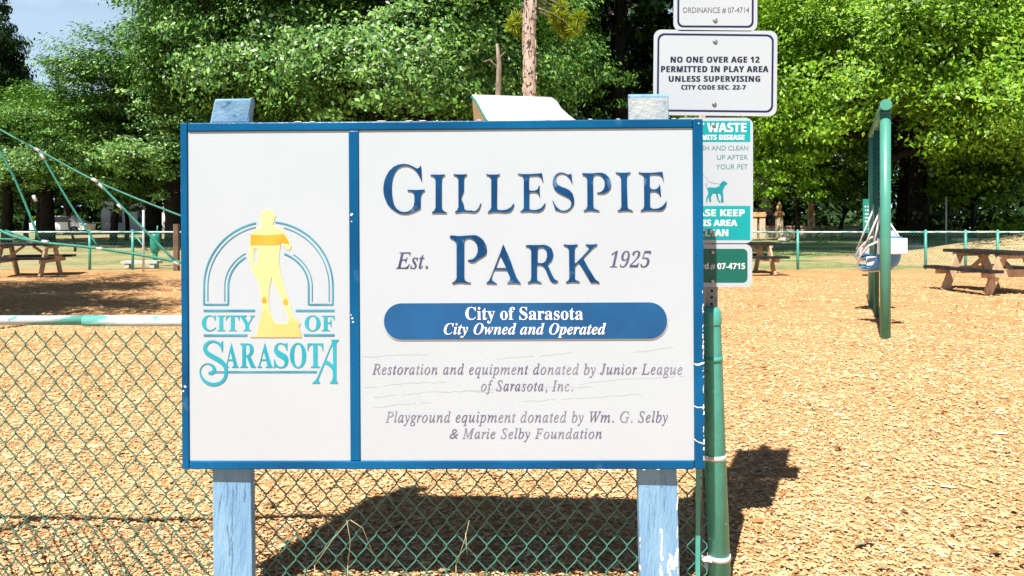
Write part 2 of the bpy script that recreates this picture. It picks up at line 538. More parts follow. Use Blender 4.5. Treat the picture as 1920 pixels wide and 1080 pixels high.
def text_mesh(body, style, box, conv, thick, m, y0=0.0, name='lettering', sub=None, fat=0.0, **kw):
    """fit the ink of body to the photo box (x0,y0,x1,y1); with sub, the box is that of the last part of the line"""
    me, co = text_verts(body, style, **kw)
    x0, yt, x1, yb = box
    a = conv(x0, yb); b = conv(x1, yt); br = conv(x1, yb)
    slope = (br[1] - a[1]) / max(1e-9, br[0] - a[0])
    mn, mx = co.min(0), co.max(0)
    if sub:
        m2, c2 = text_verts(sub, style, **kw)
        bpy.data.meshes.remove(m2)
        sx = (br[0] - a[0]) / (c2[:, 0].max() - c2[:, 0].min())
    else:
        sx = (br[0] - a[0]) / (mx[0] - mn[0])
    sy = (b[1] - br[1]) / (mx[1] - mn[1])
    u = br[0] - (mx[0] - co[:, 0]) * sx
    v = a[1] + (u - a[0]) * slope + (co[:, 1] - mn[1]) * sy
    y = y0 - (co[:, 2] + 0.5) * thick
    me.vertices.foreach_set('co', np.stack([u, y, v], 1).astype(np.float32).ravel())
    if fat:
        polys = [tuple(p.vertices) for p in me.polygons]
        n = len(u); vv, ff = [], []
        for i, dx in enumerate((-fat, 0.0, fat)):
            vv += [(a + dx, b - 0.00012 * i, c) for a, b, c in zip(u, y, v)]
            ff += [tuple(k + n * i for k in p) for p in polys]
        bpy.data.meshes.remove(me)
        me = bpy.data.meshes.new(name); me.from_pydata(vv, [], ff)
    me.materials.clear(); me.materials.append(m)
    me.update(); me.name = name
    return me


def plane_conv(M):
    """photo pixel -> local (u, v) on the plane y=0 of matrix M"""
    Mi = M.inverted()
    o = Mi @ Vector((0, 0, EYE))

    def conv(px, py):
        d = (Mi.to_3x3() @ Vector(((px - CX) / F, 1.0, -(py - HY) / F)))
        t = -o.y / d.y
        p = o + d * t
        return (p.x, p.z)
    return conv


def rrect(x0, z0, x1, z1, r, n=6):
    pts = []
    for cx, cz, a in ((x1 - r, z1 - r, 0), (x0 + r, z1 - r, 90), (x0 + r, z0 + r, 180), (x1 - r, z0 + r, 270)):
        for k in range(n + 1):
            t = math.radians(a + 90 * k / n)
            pts.append((cx + r * math.cos(t), cz + r * math.sin(t)))
    return pts


def part(name, me, parent, M, label=None):
    o = link(name, me, parent, M)
    if label: o['label'] = label
    return o


# ------------------------------------------------------------------ the ground
def grid_mesh(name, x0, x1, y0, y1, nx, ny, zf, m):
    xs = np.linspace(x0, x1, nx); ys = np.linspace(y0, y1, ny)
    X, Y = np.meshgrid(xs, ys)
    Z = zf(X, Y)
    V = np.stack([X, Y, Z], -1).reshape(-1, 3)
    me = bpy.data.meshes.new(name)
    idx = np.arange(nx * ny).reshape(ny, nx)
    f = np.stack([idx[:-1, :-1], idx[:-1, 1:], idx[1:, 1:], idx[1:, :-1]], -1).reshape(-1, 4)
    me.from_pydata(V.tolist(), [], f.tolist())
    me.polygons.foreach_set('use_smooth', [True] * len(f))
    me.materials.append(m); me.update()
    return me


def mulch_z(X, Y):
    return 0.012 * np.sin(X * 2.3 + Y * 0.7) * np.sin(Y * 1.9 - X * 0.4) + 0.008 * np.sin(X * 5.1) * np.sin(Y * 4.3) + 0.004


tag(link('ground', grid_mesh('ground', -400, 400, -40, 700, 40, 40, lambda X, Y: X * 0 - 0.03, GRASSM)), kind='structure')
tag(link('mulch', grid_mesh('mulch', -17, 17, -2, 19.75, 260, 170, mulch_z, MULCH)), kind='structure')
tag(link('lawn', grid_mesh('lawn', 4, 40, 24, 44, 10, 10, lambda X, Y: X * 0 - 0.012, LAWN)), kind='structure')


def mound_z(X, Y):
    return -0.06 + 1.05 * np.exp(-((X - 19.5) / 5.2) ** 2 * 1.0 - ((Y - 25.0) / 2.6) ** 2) + 0.02 * np.sin(X * 3) * np.sin(Y * 2.5)


tag(link('grass_mound', grid_mesh('grass_mound', 8, 34, 20.0, 31, 80, 40, mound_z, MOUNDM)), kind='structure')

rng = np.random.default_rng(5)


def chips(n, y0, y1, slope, size, seed, pad=0.9):
    r = np.random.default_rng(seed)
    y = y0 + (y1 - y0) * r.random(n) ** 1.0
    x = (r.random(n) * 2 - 1) * (y * slope + pad)
    ln = size * r.uniform(0.35, 1.25, n)
    wd = ln * r.uniform(0.16, 0.42, n)
    th = wd * r.uniform(0.15, 0.4, n)
    a = r.uniform(0, 2 * math.pi, n)
    tilt = r.normal(0, 0.15, n)
    roll = r.normal(0, 0.2, n)
    z = mulch_z(x, y) + r.uniform(0.0, 0.016, n)
    # tent-shaped splinter: 4 base corners + 2 ridge points
    L = np.array([[-.5, -.5, 0], [.5, -.38, 0], [.5, .42, 0], [-.5, .5, 0], [-.42, .1, 1], [.40, -.1, 1]])
    P = L[None] * np.stack([ln, wd, th], 1)[:, None, :]
    ct, st = np.cos(tilt)[:, None], np.sin(tilt)[:, None]
    X, Yv, Z = P[..., 0], P[..., 1], P[..., 2]
    X, Z = X * ct - Z * st, X * st + Z * ct
    cr, sr = np.cos(roll)[:, None], np.sin(roll)[:, None]
    Yv, Z = Yv * cr - Z * sr, Yv * sr + Z * cr
    ca, sa = np.cos(a)[:, None], np.sin(a)[:, None]
    X, Yv = X * ca - Yv * sa, X * sa + Yv * ca
    return np.stack([X + x[:, None], Yv + y[:, None], Z + z[:, None]], -1).reshape(-1, 3)


V = np.concatenate([chips(60000, 2.6, 5.2, 0.70, 0.030, 1), chips(60000, 5.2, 9.5, 0.72, 0.036, 2), chips(34000, 9.5, 17.0, 0.72, 0.046, 3)])
V = np.concatenate([V, chips(1300, 2.7, 7.5, 0.70, 0.070, 4), chips(60000, 2.6, 6.0, 0.70, 0.016, 5)])
me = fast_mesh('wood_chips', V, [6, [(0, 1, 5, 4), (2, 3, 4, 5), (0, 4, 3), (1, 2, 5)]], CHIPS)
tag(link('wood_chips', me), 'loose tan and brown wood chips covering the play area', 'wood chips', kind='stuff')

_r = np.random.default_rng(31)
_n = 700
_y = 2.8 + 14 * _r.random(_n) ** 1.4; _x = (_r.random(_n) * 2 - 1) * (_y * .7 + .8)
_N = _r.normal(0, .35, (_n, 3)) + np.array([0, 0, 1.0]); _N /= np.linalg.norm(_N, axis=1)[:, None]
_L = _r.uniform(.012, .035, _n)
FALLEN = island_mat('fallen_leaf', [(0.10, 0.05, 0.025), (0.22, 0.11, 0.05), (0.40, 0.24, 0.10), (0.30, 0.28, 0.16)], 0.7, 0.2)
me = fast_mesh('fallen_leaves', (lambda P, N, L: np.stack([P - [1, .3, 0] * L[:, None], P + [.2, -.5, 0] * L[:, None] + N * L[:, None] * .3, P + [1, .3, 0] * L[:, None], P + [-.2, .5, 0] * L[:, None] + N * L[:, None] * .3], 1).reshape(-1, 3))(np.stack([_x, _y, mulch_z(_x, _y) + .022], 1), _N, _L), [4, [(0, 1, 2, 3)]], FALLEN)
tag(link('fallen_leaves', me), 'scattered brown fallen leaves on the wood chips', 'leaves', kind='stuff')

# ------------------------------------------------------------------ THE PARK SIGN
sign = empty('park_sign', (-0.25, 2.7, 0))
tag(sign, 'big white park sign in a blue frame on two blue timber posts', 'sign')
c0 = at(830, 553, 2.6)
BMAT = Matrix.Translation(c0) @ Matrix.Rotation(math.radians(-0.9), 4, 'Z') @ Matrix.Rotation(math.radians(-0.33), 4, 'Y')
B = plane_conv(BMAT)
tl, tr, bl, br_ = B(340, 232), B(1317, 222), B(342, 880), B(1321, 878)
U0, U1 = (tl[0] + bl[0]) / 2, (tr[0] + br_[0]) / 2
V1, V0 = (tl[1] + tr[1]) / 2, (bl[1] + br_[1]) / 2
q = MB(); q.box(((U0 + U1) / 2, 0.0115, (V0 + V1) / 2), (U1 - U0 - 0.012, 0.016, V1 - V0 - 0.012))
q.build('backing_board', BLUE, sign, BMAT)


def strip(u0, u1, v0, v1, y0=-0.008, y1=0.0):
    q = MB(); q.box(((u0 + u1) / 2, (y0 + y1) / 2, (v0 + v1) / 2), (u1 - u0, y1 - y0, v1 - v0))
    return q


fl = B(354, 500)[0]; fr = B(1300, 550)[0]; ft = B(830, 243.5)[1]; fb = B(830, 863.5)[1]
d0 = B(656, 560)[0]; d1 = B(674.5, 560)[0]
Y1 = 0.022
strip(U0, fl, V0, V1, -0.008, Y1).build('frame_rail', BLUE, sign, BMAT, 0.004)
strip(fr, U1, V0, V1, -0.008, Y1).build('frame_rail', BLUE, sign, BMAT, 0.004)
strip(fl + .001, fr - .001, ft, V1, -0.0076, Y1).build('frame_rail', BLUE, sign, BMAT, 0.004)
strip(fl + .001, fr - .001, V0, fb, -0.0076, Y1).build('frame_rail', BLUE, sign, BMAT, 0.004)
strip(d0, d1, fb + .001, ft - .001, -0.007, 0.002).build('divider', BLUE, sign, BMAT, 0.003)
panL = MB(); panL.box(((fl + d0) / 2, 0.0005, (fb + ft) / 2), (d0 - fl - .001, 0.003, ft - fb - .001))
panL = panL.build('panel', WHITE, sign, BMAT); panL['label'] = 'narrow white panel with the city emblem'
panR = MB(); panR.box(((d1 + fr) / 2, 0.0005, (fb + ft) / 2), (fr - d1 - .001, 0.003, ft - fb - .001))
panR = panR.build('panel', WHITE, sign, BMAT); panR['label'] = 'wide white panel with the park name in blue'

PY = -0.0012  # panel surface


def crop_loop(pts, s, ox, oy):
    return [B(ox + x / s, oy + y / s) for x, y in pts]


G = [(775,100),(785,140),(788,250),(795,385),(785,388),(770,340),(735,265),(680,190),(610,135),(540,108),(480,103),(420,115),(360,148),(310,205),(270,290),(248,390),(240,500),(243,610),(260,720),(290,830),(330,895),(400,945),(480,960),(550,945),(610,905),(645,850),(660,780),(662,720),(658,650),(640,600),(600,575),(535,568),(535,548),(700,552),(850,545),(850,562),(810,590),(780,640),(772,700),(772,890),(700,930),(620,965),(540,988),(460,992),(380,978),(300,935),(220,875),(160,800),(115,700),(92,600),(90,500),(108,390),(145,290),(200,200),(280,125),(370,85),(460,72),(550,82),(630,115),(690,150),(720,158),(750,140),(768,112)]
I1 = [(950,272),(1030,268),(1120,272),(1200,265),(1225,275),(1190,295),(1165,330),(1160,450),(1160,850),(1175,910),(1215,950),(1255,965),(1250,978),(1120,974),(985,978),(985,960),(1030,930),(1050,870),(1050,400),(1042,340),(1010,300),(955,285)]
L1 = [(5,178),(80,185),(200,185),(275,180),(275,195),(235,215),(215,270),(212,520),(180,600),(155,665),(185,730),(210,790),(220,870),(245,905),(300,915),(370,912),(430,930),(480,900),(520,850),(550,770),(565,770),(540,850),(515,905),(460,945),(410,955),(300,942),(180,940),(40,960),(35,940),(80,905),(105,850),(103,300),(85,240),(50,210),(5,198)]
L2 = [(668,175),(730,188),(880,188),(940,178),(945,195),(905,210),(885,240),(880,840),(895,890),(940,908),(1020,905),(1100,885),(1165,845),(1200,800),(1225,765),(1232,790),(1210,860),(1170,920),(1120,945),(1040,955),(940,945),(830,940),(700,962),(697,945),(745,905),(768,850),(768,300),(755,245),(720,215),(668,192)]
E1 = [(120,168),(200,178),(350,178),(500,170),(605,158),(615,230),(632,330),(615,330),(590,250),(550,215),(500,205),(370,210),(345,220),(340,300),(340,470),(355,505),(400,515),(470,510),(520,480),(545,410),(556,410),(552,500),(558,580),(568,645),(555,635),(530,570),(480,540),(400,538),(360,545),(348,570),(345,850),(360,890),(410,905),(500,900),(580,870),(630,820),(665,765),(675,770),(660,840),(620,900),(550,940),(450,940),(350,930),(250,935),(170,940),(170,928),(215,905),(238,860),(238,300),(228,240),(200,205),(120,180)]
S1 = [(1190,170),(1203,180),(1205,260),(1225,360),(1210,355),(1180,290),(1130,220),(1080,180),(1010,160),(950,170),(900,210),(885,270),(900,340),(940,400),(1010,440),(1100,470),(1170,510),(1225,575),(1252,660),(1255,750),(1235,820),(1180,885),(1110,930),(1040,938),(960,925),(900,905),(872,905),(850,820),(820,730),(832,715),(860,780),(910,850),(980,905),(1050,920),(1120,900),(1180,850),(1200,780),(1190,720),(1160,670),(1100,635),(1000,590),(910,540),(850,470),(822,390),(825,310),(850,230),(900,175),(960,148),(1020,145),(1080,165),(1130,188),(1165,185)]
P1 = [(122,155),(200,160),(330,160),(430,150),(520,148),(590,180),(650,235),(690,310),(700,390),(680,470),(630,525),(560,560),(490,565),(425,560),(415,545),(470,540),(520,515),(560,460),(575,380),(565,300),(530,235),(480,195),(420,180),(370,190),(340,225),(335,300),(342,820),(365,865),(420,890),(465,905),(460,918),(380,912),(290,900),(210,910),(155,922),(150,905),(200,880),(225,820),(222,300),(210,240),(180,205),(130,195)]
I2 = [(790,138),(870,148),(1000,148),(1085,138),(1080,155),(1035,180),(1012,220),(1012,400),(1025,820),(1045,870),(1100,895),(1135,910),(1125,918),(1040,905),(930,908),(830,918),(830,908),(880,880),(905,830),(900,300),(888,230),(855,180),(795,152)]
E2 = [(1250,138),(1330,150),(1500,150),(1620,140),(1725,130),(1735,200),(1752,310),(1740,305),(1715,225),(1670,190),(1600,180),(1490,180),(1468,200),(1468,420),(1490,465),(1540,485),(1600,475),(1645,440),(1675,380),(1682,450),(1690,560),(1690,625),(1672,600),(1640,545),(1580,515),(1510,515),(1475,535),(1475,800),(1490,850),(1550,872),(1640,860),(1720,820),(1770,770),(1805,710),(1798,790),(1770,850),(1720,895),(1650,905),(1550,900),(1450,900),(1370,905),(1290,918),(1290,905),(1340,870),(1360,820),(1358,250),(1340,200),(1305,170),(1250,154)]
P2 = [(85,115),(120,105),(230,118),(330,112),(430,105),(530,100),(600,130),(670,190),(720,280),(732,370),(715,440),(660,480),(590,520),(520,570),(460,580),(405,555),(392,540),(430,535),(490,520),(540,470),(570,400),(570,310),(540,230),(490,175),(430,152),(370,160),(335,195),(330,260),(330,850),(355,905),(400,930),(450,938),(440,948),(350,945),(270,935),(190,945),(125,958),(120,940),(165,915),(200,860),(200,300),(185,220),(150,180),(100,160),(80,140)]
A1 = [(1020,265),(1035,290),(1060,350),(1130,500),(1220,760),(1260,860),(1300,920),(1325,945),(1320,955),(1240,942),(1170,945),(1090,948),(1092,935),(1130,900),(1142,860),(1125,800),(1080,712),(865,712),(835,770),(815,850),(820,890),(860,925),(905,950),(900,958),(800,950),(725,952),(725,938),(770,900),(800,840),(870,660),(960,430),(1010,290)]
A1h = [(968,460),(885,680),(1075,680),(1020,560)]
R1 = [(55,280),(110,275),(280,275),(380,270),(450,290),(510,340),(535,410),(535,470),(510,540),(465,590),(440,610),(450,650),(500,760),(550,860),(580,890),(620,908),(615,925),(560,940),(520,930),(480,890),(440,800),(400,700),(360,645),(310,622),(250,622),(248,850),(262,900),(300,925),(330,935),(325,945),(200,932),(90,948),(90,935),(135,905),(150,850),(150,400),(138,340),(105,310),(55,300)]
R1h = [(285,320),(262,345),(258,585),(300,595),(360,590),(405,555),(428,480),(425,400),(400,345),(350,312)]
K1 = [(720,262),(800,272),(900,270),(965,262),(965,280),(930,300),(912,340),(912,590),(935,595),(1040,490),(1150,370),(1172,330),(1150,300),(1110,275),(1110,262),(1210,268),(1310,258),(1310,275),(1250,310),(1170,390),(1070,495),(1080,540),(1150,670),(1280,880),(1350,930),(1345,945),(1270,935),(1200,938),(1160,870),(1060,700),(990,590),(960,600),(920,650),(915,840),(930,890),(1000,918),(995,932),(880,925),(760,938),(760,925),(805,900),(820,860),(815,400),(808,340),(780,305),(720,280)]
for loops, s, ox, oy in (([G], 9.82, 710, 300), ([I1], 9.82, 710, 300), ([L1], 10.8, 850, 310), ([L2], 10.8, 850, 310),
                         ([E1], 10.8, 960, 310), ([S1], 10.8, 960, 310), ([P1], 10.667, 1080, 310), ([I2], 10.667, 1080, 310),
                         ([E2], 10.667, 1080, 310), ([P2], 9.393, 835, 430), ([A1, A1h], 9.393, 835, 430),
                         ([R1, R1h], 9.393, 980, 430), ([K1], 9.393, 980, 430)):
    me = shape_mesh([crop_loop(l, s, ox, oy) for l in loops], 0.004, LETTER, PY, 'letter')
    o = part('letter', me, panR, BMAT)
    if loops[0] is L1:
        o['label'] = 'letter L with a broken stem'
# plaque
pz0, pz1 = B(985, 635)[1], B(985, 567.5)[1]
pu0, pu1 = B(720.5, 600)[0], B(1250, 600)[0]
sl = 0.004
me = shape_mesh([rrect(pu0, pz0, pu1, pz1, (pz1 - pz0) / 2 - 0.001, 10)], 0.005, PILL, PY, 'plaque')
plq = part('plaque', me, panR, BMAT, 'blue rounded plaque with white lettering')
part('plaque_edge', shape_mesh([rrect(pu0 - .004, pz0 - .005, pu1 + .004, pz1 + .001, (pz1 - pz0) / 2 + .001, 10)], 0.0025, WHITE, PY, 'plaque_edge'), plq, BMAT)
# fine cracks in the white paint
CRACK = mat('hairline_crack', (0.34, 0.37, 0.41), (0.40, 0.435, 0.475), 30, 0.8)
q = MB(); rcx = random.Random(6)
for x0, y0, ln in ((680, 668, 130), (930, 672, 150), (682, 727, 160), (700, 745, 230), (860, 735, 260), (1085, 722, 200), (690, 762, 120), (980, 752, 230), (1120, 700, 90), (1190, 660, 80)):
    pts = []; yy = y0; xx = x0
    while xx < x0 + ln:
        pts.append((xx, yy)); xx += 9; yy += rcx.uniform(-2.2, 1.4)
    for (xa, ya), (xb, yb) in zip(pts[:-1], pts[1:]):
        if rcx.random() < .96:
            w_ = rcx.uniform(.15, .32); vv = [B(xa, ya - w_), B(xb, yb - w_), B(xb, yb + w_), B(xa, ya + w_)]
            q.add([(u, PY - 0.0003, v) for u, v in vv], [(0, 1, 2, 3)])
o = q.build('paint_cracks', CRACK, panR, BMAT); o['kind'] = 'stuff'
TX = [('City of Sarasota', 'bold', (873, 575, 1093, 606), WINK, PY - 0.005, {}),
      ('City Owned and Operated', 'bi', (832.7, 605, 1136, 632.7), WINK, PY - 0.005, {}),
      ('Est.', 'ital', (742.7, 473, 802.7, 504), INK, PY, {'offset': 0.004}),
      ('1925', 'bold', (1143, 470, 1220.7, 501), INK, PY, {'shear': 0.28, 'offset': -0.014}),
      ('Restoration and equipment donated by Junior League', 'ital', (698, 680.7, 1279, 708), INK2, PY, {'offset': 0.0, 'space': 1.13}),
      ('of Sarasota, Inc.', 'ital', (901.7, 712, 1074, 739), INK2, PY, {'offset': 0.0, 'space': 1.13}),
      ('Playground equipment donated by Wm. G. Selby', 'ital', (722.7, 770, 1251.7, 798), INK2, PY, {'offset': 0.0, 'space': 1.13}),
      ('&', 'sans', (843, 804, 859, 822), INK2, PY, {'shear': 0.25, 'offset': -0.01}),
      ('Marie Selby Foundation', 'ital', (867, 802, 1128, 828), INK2, PY, {'offset': 0.0, 'space': 1.13})]
for body, st, box, m_, y_, kw in TX:
    part('inscription', text_mesh(body, st, box, B, 0.0015, m_, y_, 'inscription', **kw), panR, BMAT)

# city emblem on the narrow panel
T = 0.0015
E2P = lambda x, y: B(350 + x / 3, 380 + y / 3)


def arc_band(cx, cy, rx, ry, wdt, xa, xb, foot):
    """a band following half an ellipse from crop x=xa to xb (left or right half), with straight leg down to foot"""
    pts = []
    left = xa < cx and xb <= cx
    if left:
        t0, t1 = math.pi, math.acos(max(-1, min(1, (xb - cx) / rx)))
    else:
        t0, t1 = 0.0, math.acos(max(-1, min(1, (xa - cx) / rx)))
    o_, i_ = [], []
    for k in range(25):
        t = t0 + (t1 - t0) * k / 24
        o_.append((cx + (rx + wdt / 2) * math.cos(t), cy - (ry + wdt / 2) * math.sin(t)))
        i_.append((cx + (rx - wdt / 2) * math.cos(t), cy - (ry - wdt / 2) * math.sin(t)))
    sg = -1 if left else 1
    loop = [(cx + sg * (rx + wdt / 2), foot)] + o_ + i_[::-1] + [(cx + sg * (rx - wdt / 2), foot)]
    return [E2P(*p) for p in loop]


arch = [arc_band(461, 472, 362, 364, 9, 90, 392, 575), arc_band(461, 472, 362, 364, 9, 500, 830, 575),
        arc_band(461, 472, 341, 342, 5, 110, 390, 555), arc_band(461, 472, 341, 342, 5, 548, 820, 555),
        arc_band(461, 472, 246, 220, 5, 200, 333, 555), arc_band(461, 472, 246, 220, 5, 600, 720, 555),
        arc_band(461, 472, 226, 200, 9, 220, 333, 575), arc_band(461, 472, 226, 200, 9, 550, 700, 575)]
rct = lambda x0, y0, x1, y1: [E2P(x0, y0), E2P(x1, y0), E2P(x1, y1), E2P(x0, y1)]
arch += [rct(100, 568, 230, 577), rct(692, 568, 822, 577)]
for i, lp in enumerate(arch):
    me = shape_mesh([lp], T, AQUALINE, PY - (0.0002 if i > 7 else 0), 'arch_line')
    part('arch_line', me, panL, BMAT)
for r_ in ((97, 601, 385, 613), (615, 601, 832, 613), (97, 740, 342, 752), (660, 739, 832, 751), (160, 946, 733, 957)):
    part('rule', shape_mesh([rct(*r_)], T, AQUALINE, PY, 'rule'), panL, BMAT)
for body, box in (('CITY', (379, 590.7, 478, 620.7)), ('OF', (571.7, 591, 627.5, 620.7)), ('A', (422, 643.5, 447.5, 689)), ('R', (451, 643.5, 480, 689)),
                  ('A', (483, 643.5, 512, 689)), ('S', (514, 642.5, 541, 690)), ('O', (544, 642.5, 574.5, 690)), ('T', (577, 643.5, 606.5, 689))):
    part('lettering', text_mesh(body, 'bold', box, B, T, AQUA, PY, 'lettering'), panL, BMAT)
bigS = [(512, 320, 8), (498, 230, 40), (455, 165, 46), (395, 122, 40), (320, 102, 40), (240, 122, 55), (180, 180, 66), (160, 250, 74), (200, 335, 84), (300, 405, 88), (420, 470, 88),
        (530, 555, 84), (578, 650, 66), (588, 740, 64), (560, 850, 60), (490, 930, 60), (400, 968, 62), (300, 975, 64), (190, 935, 58),
        (110, 860, 46), (68, 760, 28), (68, 670, 20), (120, 590, 18), (205, 555, 18), (290, 585, 38), (345, 645, 62), (340, 705, 72),
        (290, 745, 66), (230, 740, 40)]
cs = catmull([(x, y, w_) for x, y, w_ in bigS], 5)
q = MB(); vs = []
for i, c in enumerate(cs):
    a_, b_ = cs[max(i - 1, 0)], cs[min(i + 1, len(cs) - 1)]
    d = np.array([b_[0] - a_[0], b_[1] - a_[1]]); d = d / (np.linalg.norm(d) + 1e-9)
    nrm = np.array([-d[1], d[0]]) * c[2] / 2
    for sg in (1, -1):
        u, v = B(370 + (c[0] + sg * nrm[0]) / 10.8, 630 + (c[1] + sg * nrm[1]) / 10.8)
        vs.append((u, PY - T, v))
q.add(vs, [(2 * i, 2 * i + 1, 2 * i + 3, 2 * i + 2) for i in range(len(cs) - 1)])
o = q.build('swash_letter', AQUA, panL, BMAT)
sf = o.modifiers.new('solid', 'SOLIDIFY'); sf.thickness = 0.0012; sf.offset = 0
part('swash_letter', shape_mesh([crop_loop([(523, 105), (525, 220), (500, 250), (440, 170), (480, 150), (500, 105)], 10.8, 370, 630)], T, AQUA, PY - 0.0003, 's'), panL, BMAT)
bA = [(1310, 70), (1470, 75), (1450, 100), (1415, 130), (1415, 900), (1445, 945), (1445, 960), (1285, 960), (1285, 945), (1325, 900), (1345, 820), (1345, 720), (1310, 650), (1250, 590), (1180, 560), (1060, 850), (1055, 900), (1085, 945), (1080, 960), (930, 960), (930, 945), (985, 900), (1020, 850), (1330, 120), (1310, 95)]
bAh = [(1325, 190), (1200, 490), (1260, 510), (1320, 560), (1345, 590), (1345, 200)]
part('swash_letter', shape_mesh([crop_loop(bA, 10.8, 500, 630), crop_loop(bAh, 10.8, 500, 630)], T, AQUA, PY, 'swash'), panL, BMAT)
# a plain standing figure on a plinth, flat yellow
fig = [(458, 38), (490, 48), (502, 75), (492, 105), (484, 125), (510, 140), (548, 158), (572, 200), (592, 245), (580, 268), (560, 262), (530, 225), (522, 290), (520, 340), (528, 390), (548, 460),
       (572, 540), (590, 600), (600, 640), (640, 680), (632, 700), (645, 740), (648, 757), (360, 757), (395, 745), (405, 700), (420, 640), (428, 590), (420, 540), (410, 480), (400, 430), (378, 400), (362, 360), (352, 300), (358, 230), (362, 180),
       (385, 150), (420, 135), (422, 115), (412, 85), (420, 52)]
hole1 = [(384, 255), (400, 262), (402, 310), (392, 360), (380, 330), (378, 290)]
hole2 = [(480, 415), (498, 470), (535, 540), (552, 600), (575, 660), (560, 680), (495, 675), (470, 610), (462, 560), (464, 480)]
part('figure', shape_mesh([[E2P(*p) for p in l] for l in (fig, hole1, hole2)], T, YEL, PY, 'figure'), panL, BMAT, 'pale yellow standing figure')
part('figure_band', shape_mesh([[E2P(*p) for p in [(362, 178), (440, 184), (548, 176), (565, 200), (580, 232), (530, 224), (520, 238), (360, 238)]]], T, ORANGE, PY - 0.0008, 'figure_band'), panL, BMAT)
part('plinth', shape_mesh([[E2P(*p) for p in [(424, 612), (450, 600), (475, 640), (498, 678), (565, 684), (590, 640), (640, 680), (632, 700), (645, 740), (648, 757), (360, 757), (395, 745), (405, 700)]]], T, YEL2, PY - 0.0007, 'plinth'), panL, BMAT)
for kx, ky in ((438, 545), (558, 555)):
    lp = [E2P(kx + 13 * math.cos(t) + 4 * math.sin(2 * t), ky + 20 * math.sin(t)) for t in [2 * math.pi * k / 14 for k in range(14)]]
    part('knee_patch', shape_mesh([lp], T, ORANGE, PY - 0.0009, 'knee_patch'), panL, BMAT)

# worn paint on the frame: cracks, chips and filled screw holes
q = MB()
r2 = random.Random(3)
def blob(px, py, rx, ry, y):
    n = 7
    pts = []
    for k in range(n):
        t = 2 * math.pi * k / n
        pts.append(B(px + rx * math.cos(t) * r2.uniform(.6, 1.2), py + ry * math.sin(t) * r2.uniform(.6, 1.2)))
    q.add([(u, y, v) for u, v in pts], [tuple(range(n))])
YF = -0.0088
for _ in range(42):
    py = r2.choice([r2.uniform(560, 700), r2.uniform(690, 860), r2.uniform(540, 870)])
    blob(1319.2 + r2.uniform(-1.2, 0.4) - (880 - py) * 0.006, py, r2.uniform(.5, 1.5), r2.uniform(1, 5), YF)
for x0, y0, x1, y1 in ((1301, 681, 1319, 680), (1301, 760, 1319, 764), (1301, 822, 1318, 832), (1303, 683, 1318, 682)):
    for k in range(12):
        t = k / 11
        blob(x0 + (x1 - x0) * t, y0 + (y1 - y0) * t + math.sin(t * 5) * 1.2, 1.2, 1.3, YF)
for px, py, r_ in ((660, 402, 2.8), (660, 415, 1.4), (661, 596, 2.4), (663, 603, 2.0), (659, 590, 1.6), (349, 724, 2.5), (346, 732, 2), (1309, 232, 1.6)):
    blob(px, py, r_, r_, -0.0078 if 600 < px < 700 else YF)
for px in range(560, 1310, 26):
    blob(px + r2.uniform(-9, 9), 879.2 + r2.uniform(-.6, .6), r2.uniform(2, 8), .8, YF)
    if r2.random() < .5:
        blob(px, 230.6 - (px - 340) * 0.0085, r2.uniform(2, 9), .8, YF)
o = q.build('peeling_paint', PEEL, sign, BMAT); o['kind'] = 'stuff'


# timber posts
def sign_post(xb, xt, yf, ztop, cut, lean_y):
    """xb: left edge at bottom (world x at z=0.3), xt left edge near the top; faces at Y 2.632..2.772"""
    wdt = 0.139
    q = MB()
    zs = [-0.3, 0.2, 0.5, 1.0, 1.5, ztop - 0.09, ztop]
    vs, fs = [], []
    for z in zs:
        t = (z - 0.3) / (1.8 - 0.3)
        x = xb + (xt - xb) * t
        w_ = wdt + 0.001 * math.sin(z * 9)
        y0, y1 = yf, yf + 0.042
        zz = z
        vs += [(x, y0, zz), (x + w_, y0, zz), (x + w_, y1, zz), (x, y1, zz)]
    n = len(zs)
    for i in range(n - 1):
        for k in range(4):
            fs.append((i * 4 + k, i * 4 + (k + 1) % 4, (i + 1) * 4 + (k + 1) % 4, (i + 1) * 4 + k))
    fs.append(tuple((n - 1) * 4 + k for k in range(4)))
    vs = [list(v) for v in vs]
    for k, dx, dz in ((0, cut[0], cut[1]), (1, cut[2], cut[3]), (2, cut[2], cut[3] + cut[4]), (3, cut[0], cut[1] + cut[4])):
        vs[(n - 1) * 4 + k][0] += dx
        vs[(n - 1) * 4 + k][2] += dz
    q.add(vs, fs)
    return q


YLP, YRP = 2.642, 2.627
pl = sign_post(at(399.5, 700, 2.646).x, at(393, 700, 2.646).x, YLP, at(430, 186, 2.646).z, (0.020, 0, 0.012, 0.002, 0.004), 0)
pr = sign_post(at(1197, 700, 2.646).x, at(1179, 700, 2.646).x, YRP, at(1215, 181, 2.646).z, (0, 0.002, 0, 0.003, 0.01), 0)
o = pl.build('post', POSTP, sign, None, 0.004); o['label'] = 'left blue timber post, its top cut askew'
o = pr.build('post', POSTP, sign, None, 0.004); o['label'] = 'right blue timber post with peeling white paint'
# pale, worn faces of the post heads; left one darkened in colour for shading
for (a_, b_, c_, d_) in (((397.5, 228), (463, 228), (470, 189), (405, 190)), ((1179, 226), (1253, 226), (1252, 183), (1178, 184))):
    q = MB(); q.add([at(*p, (YRP if b_[0] > 900 else YLP) - .0015) for p in (a_, b_, c_, d_)], [(0, 1, 2, 3)])
    q.build('worn_post_head', ENDG if b_[0] > 900 else ENDL, sign)
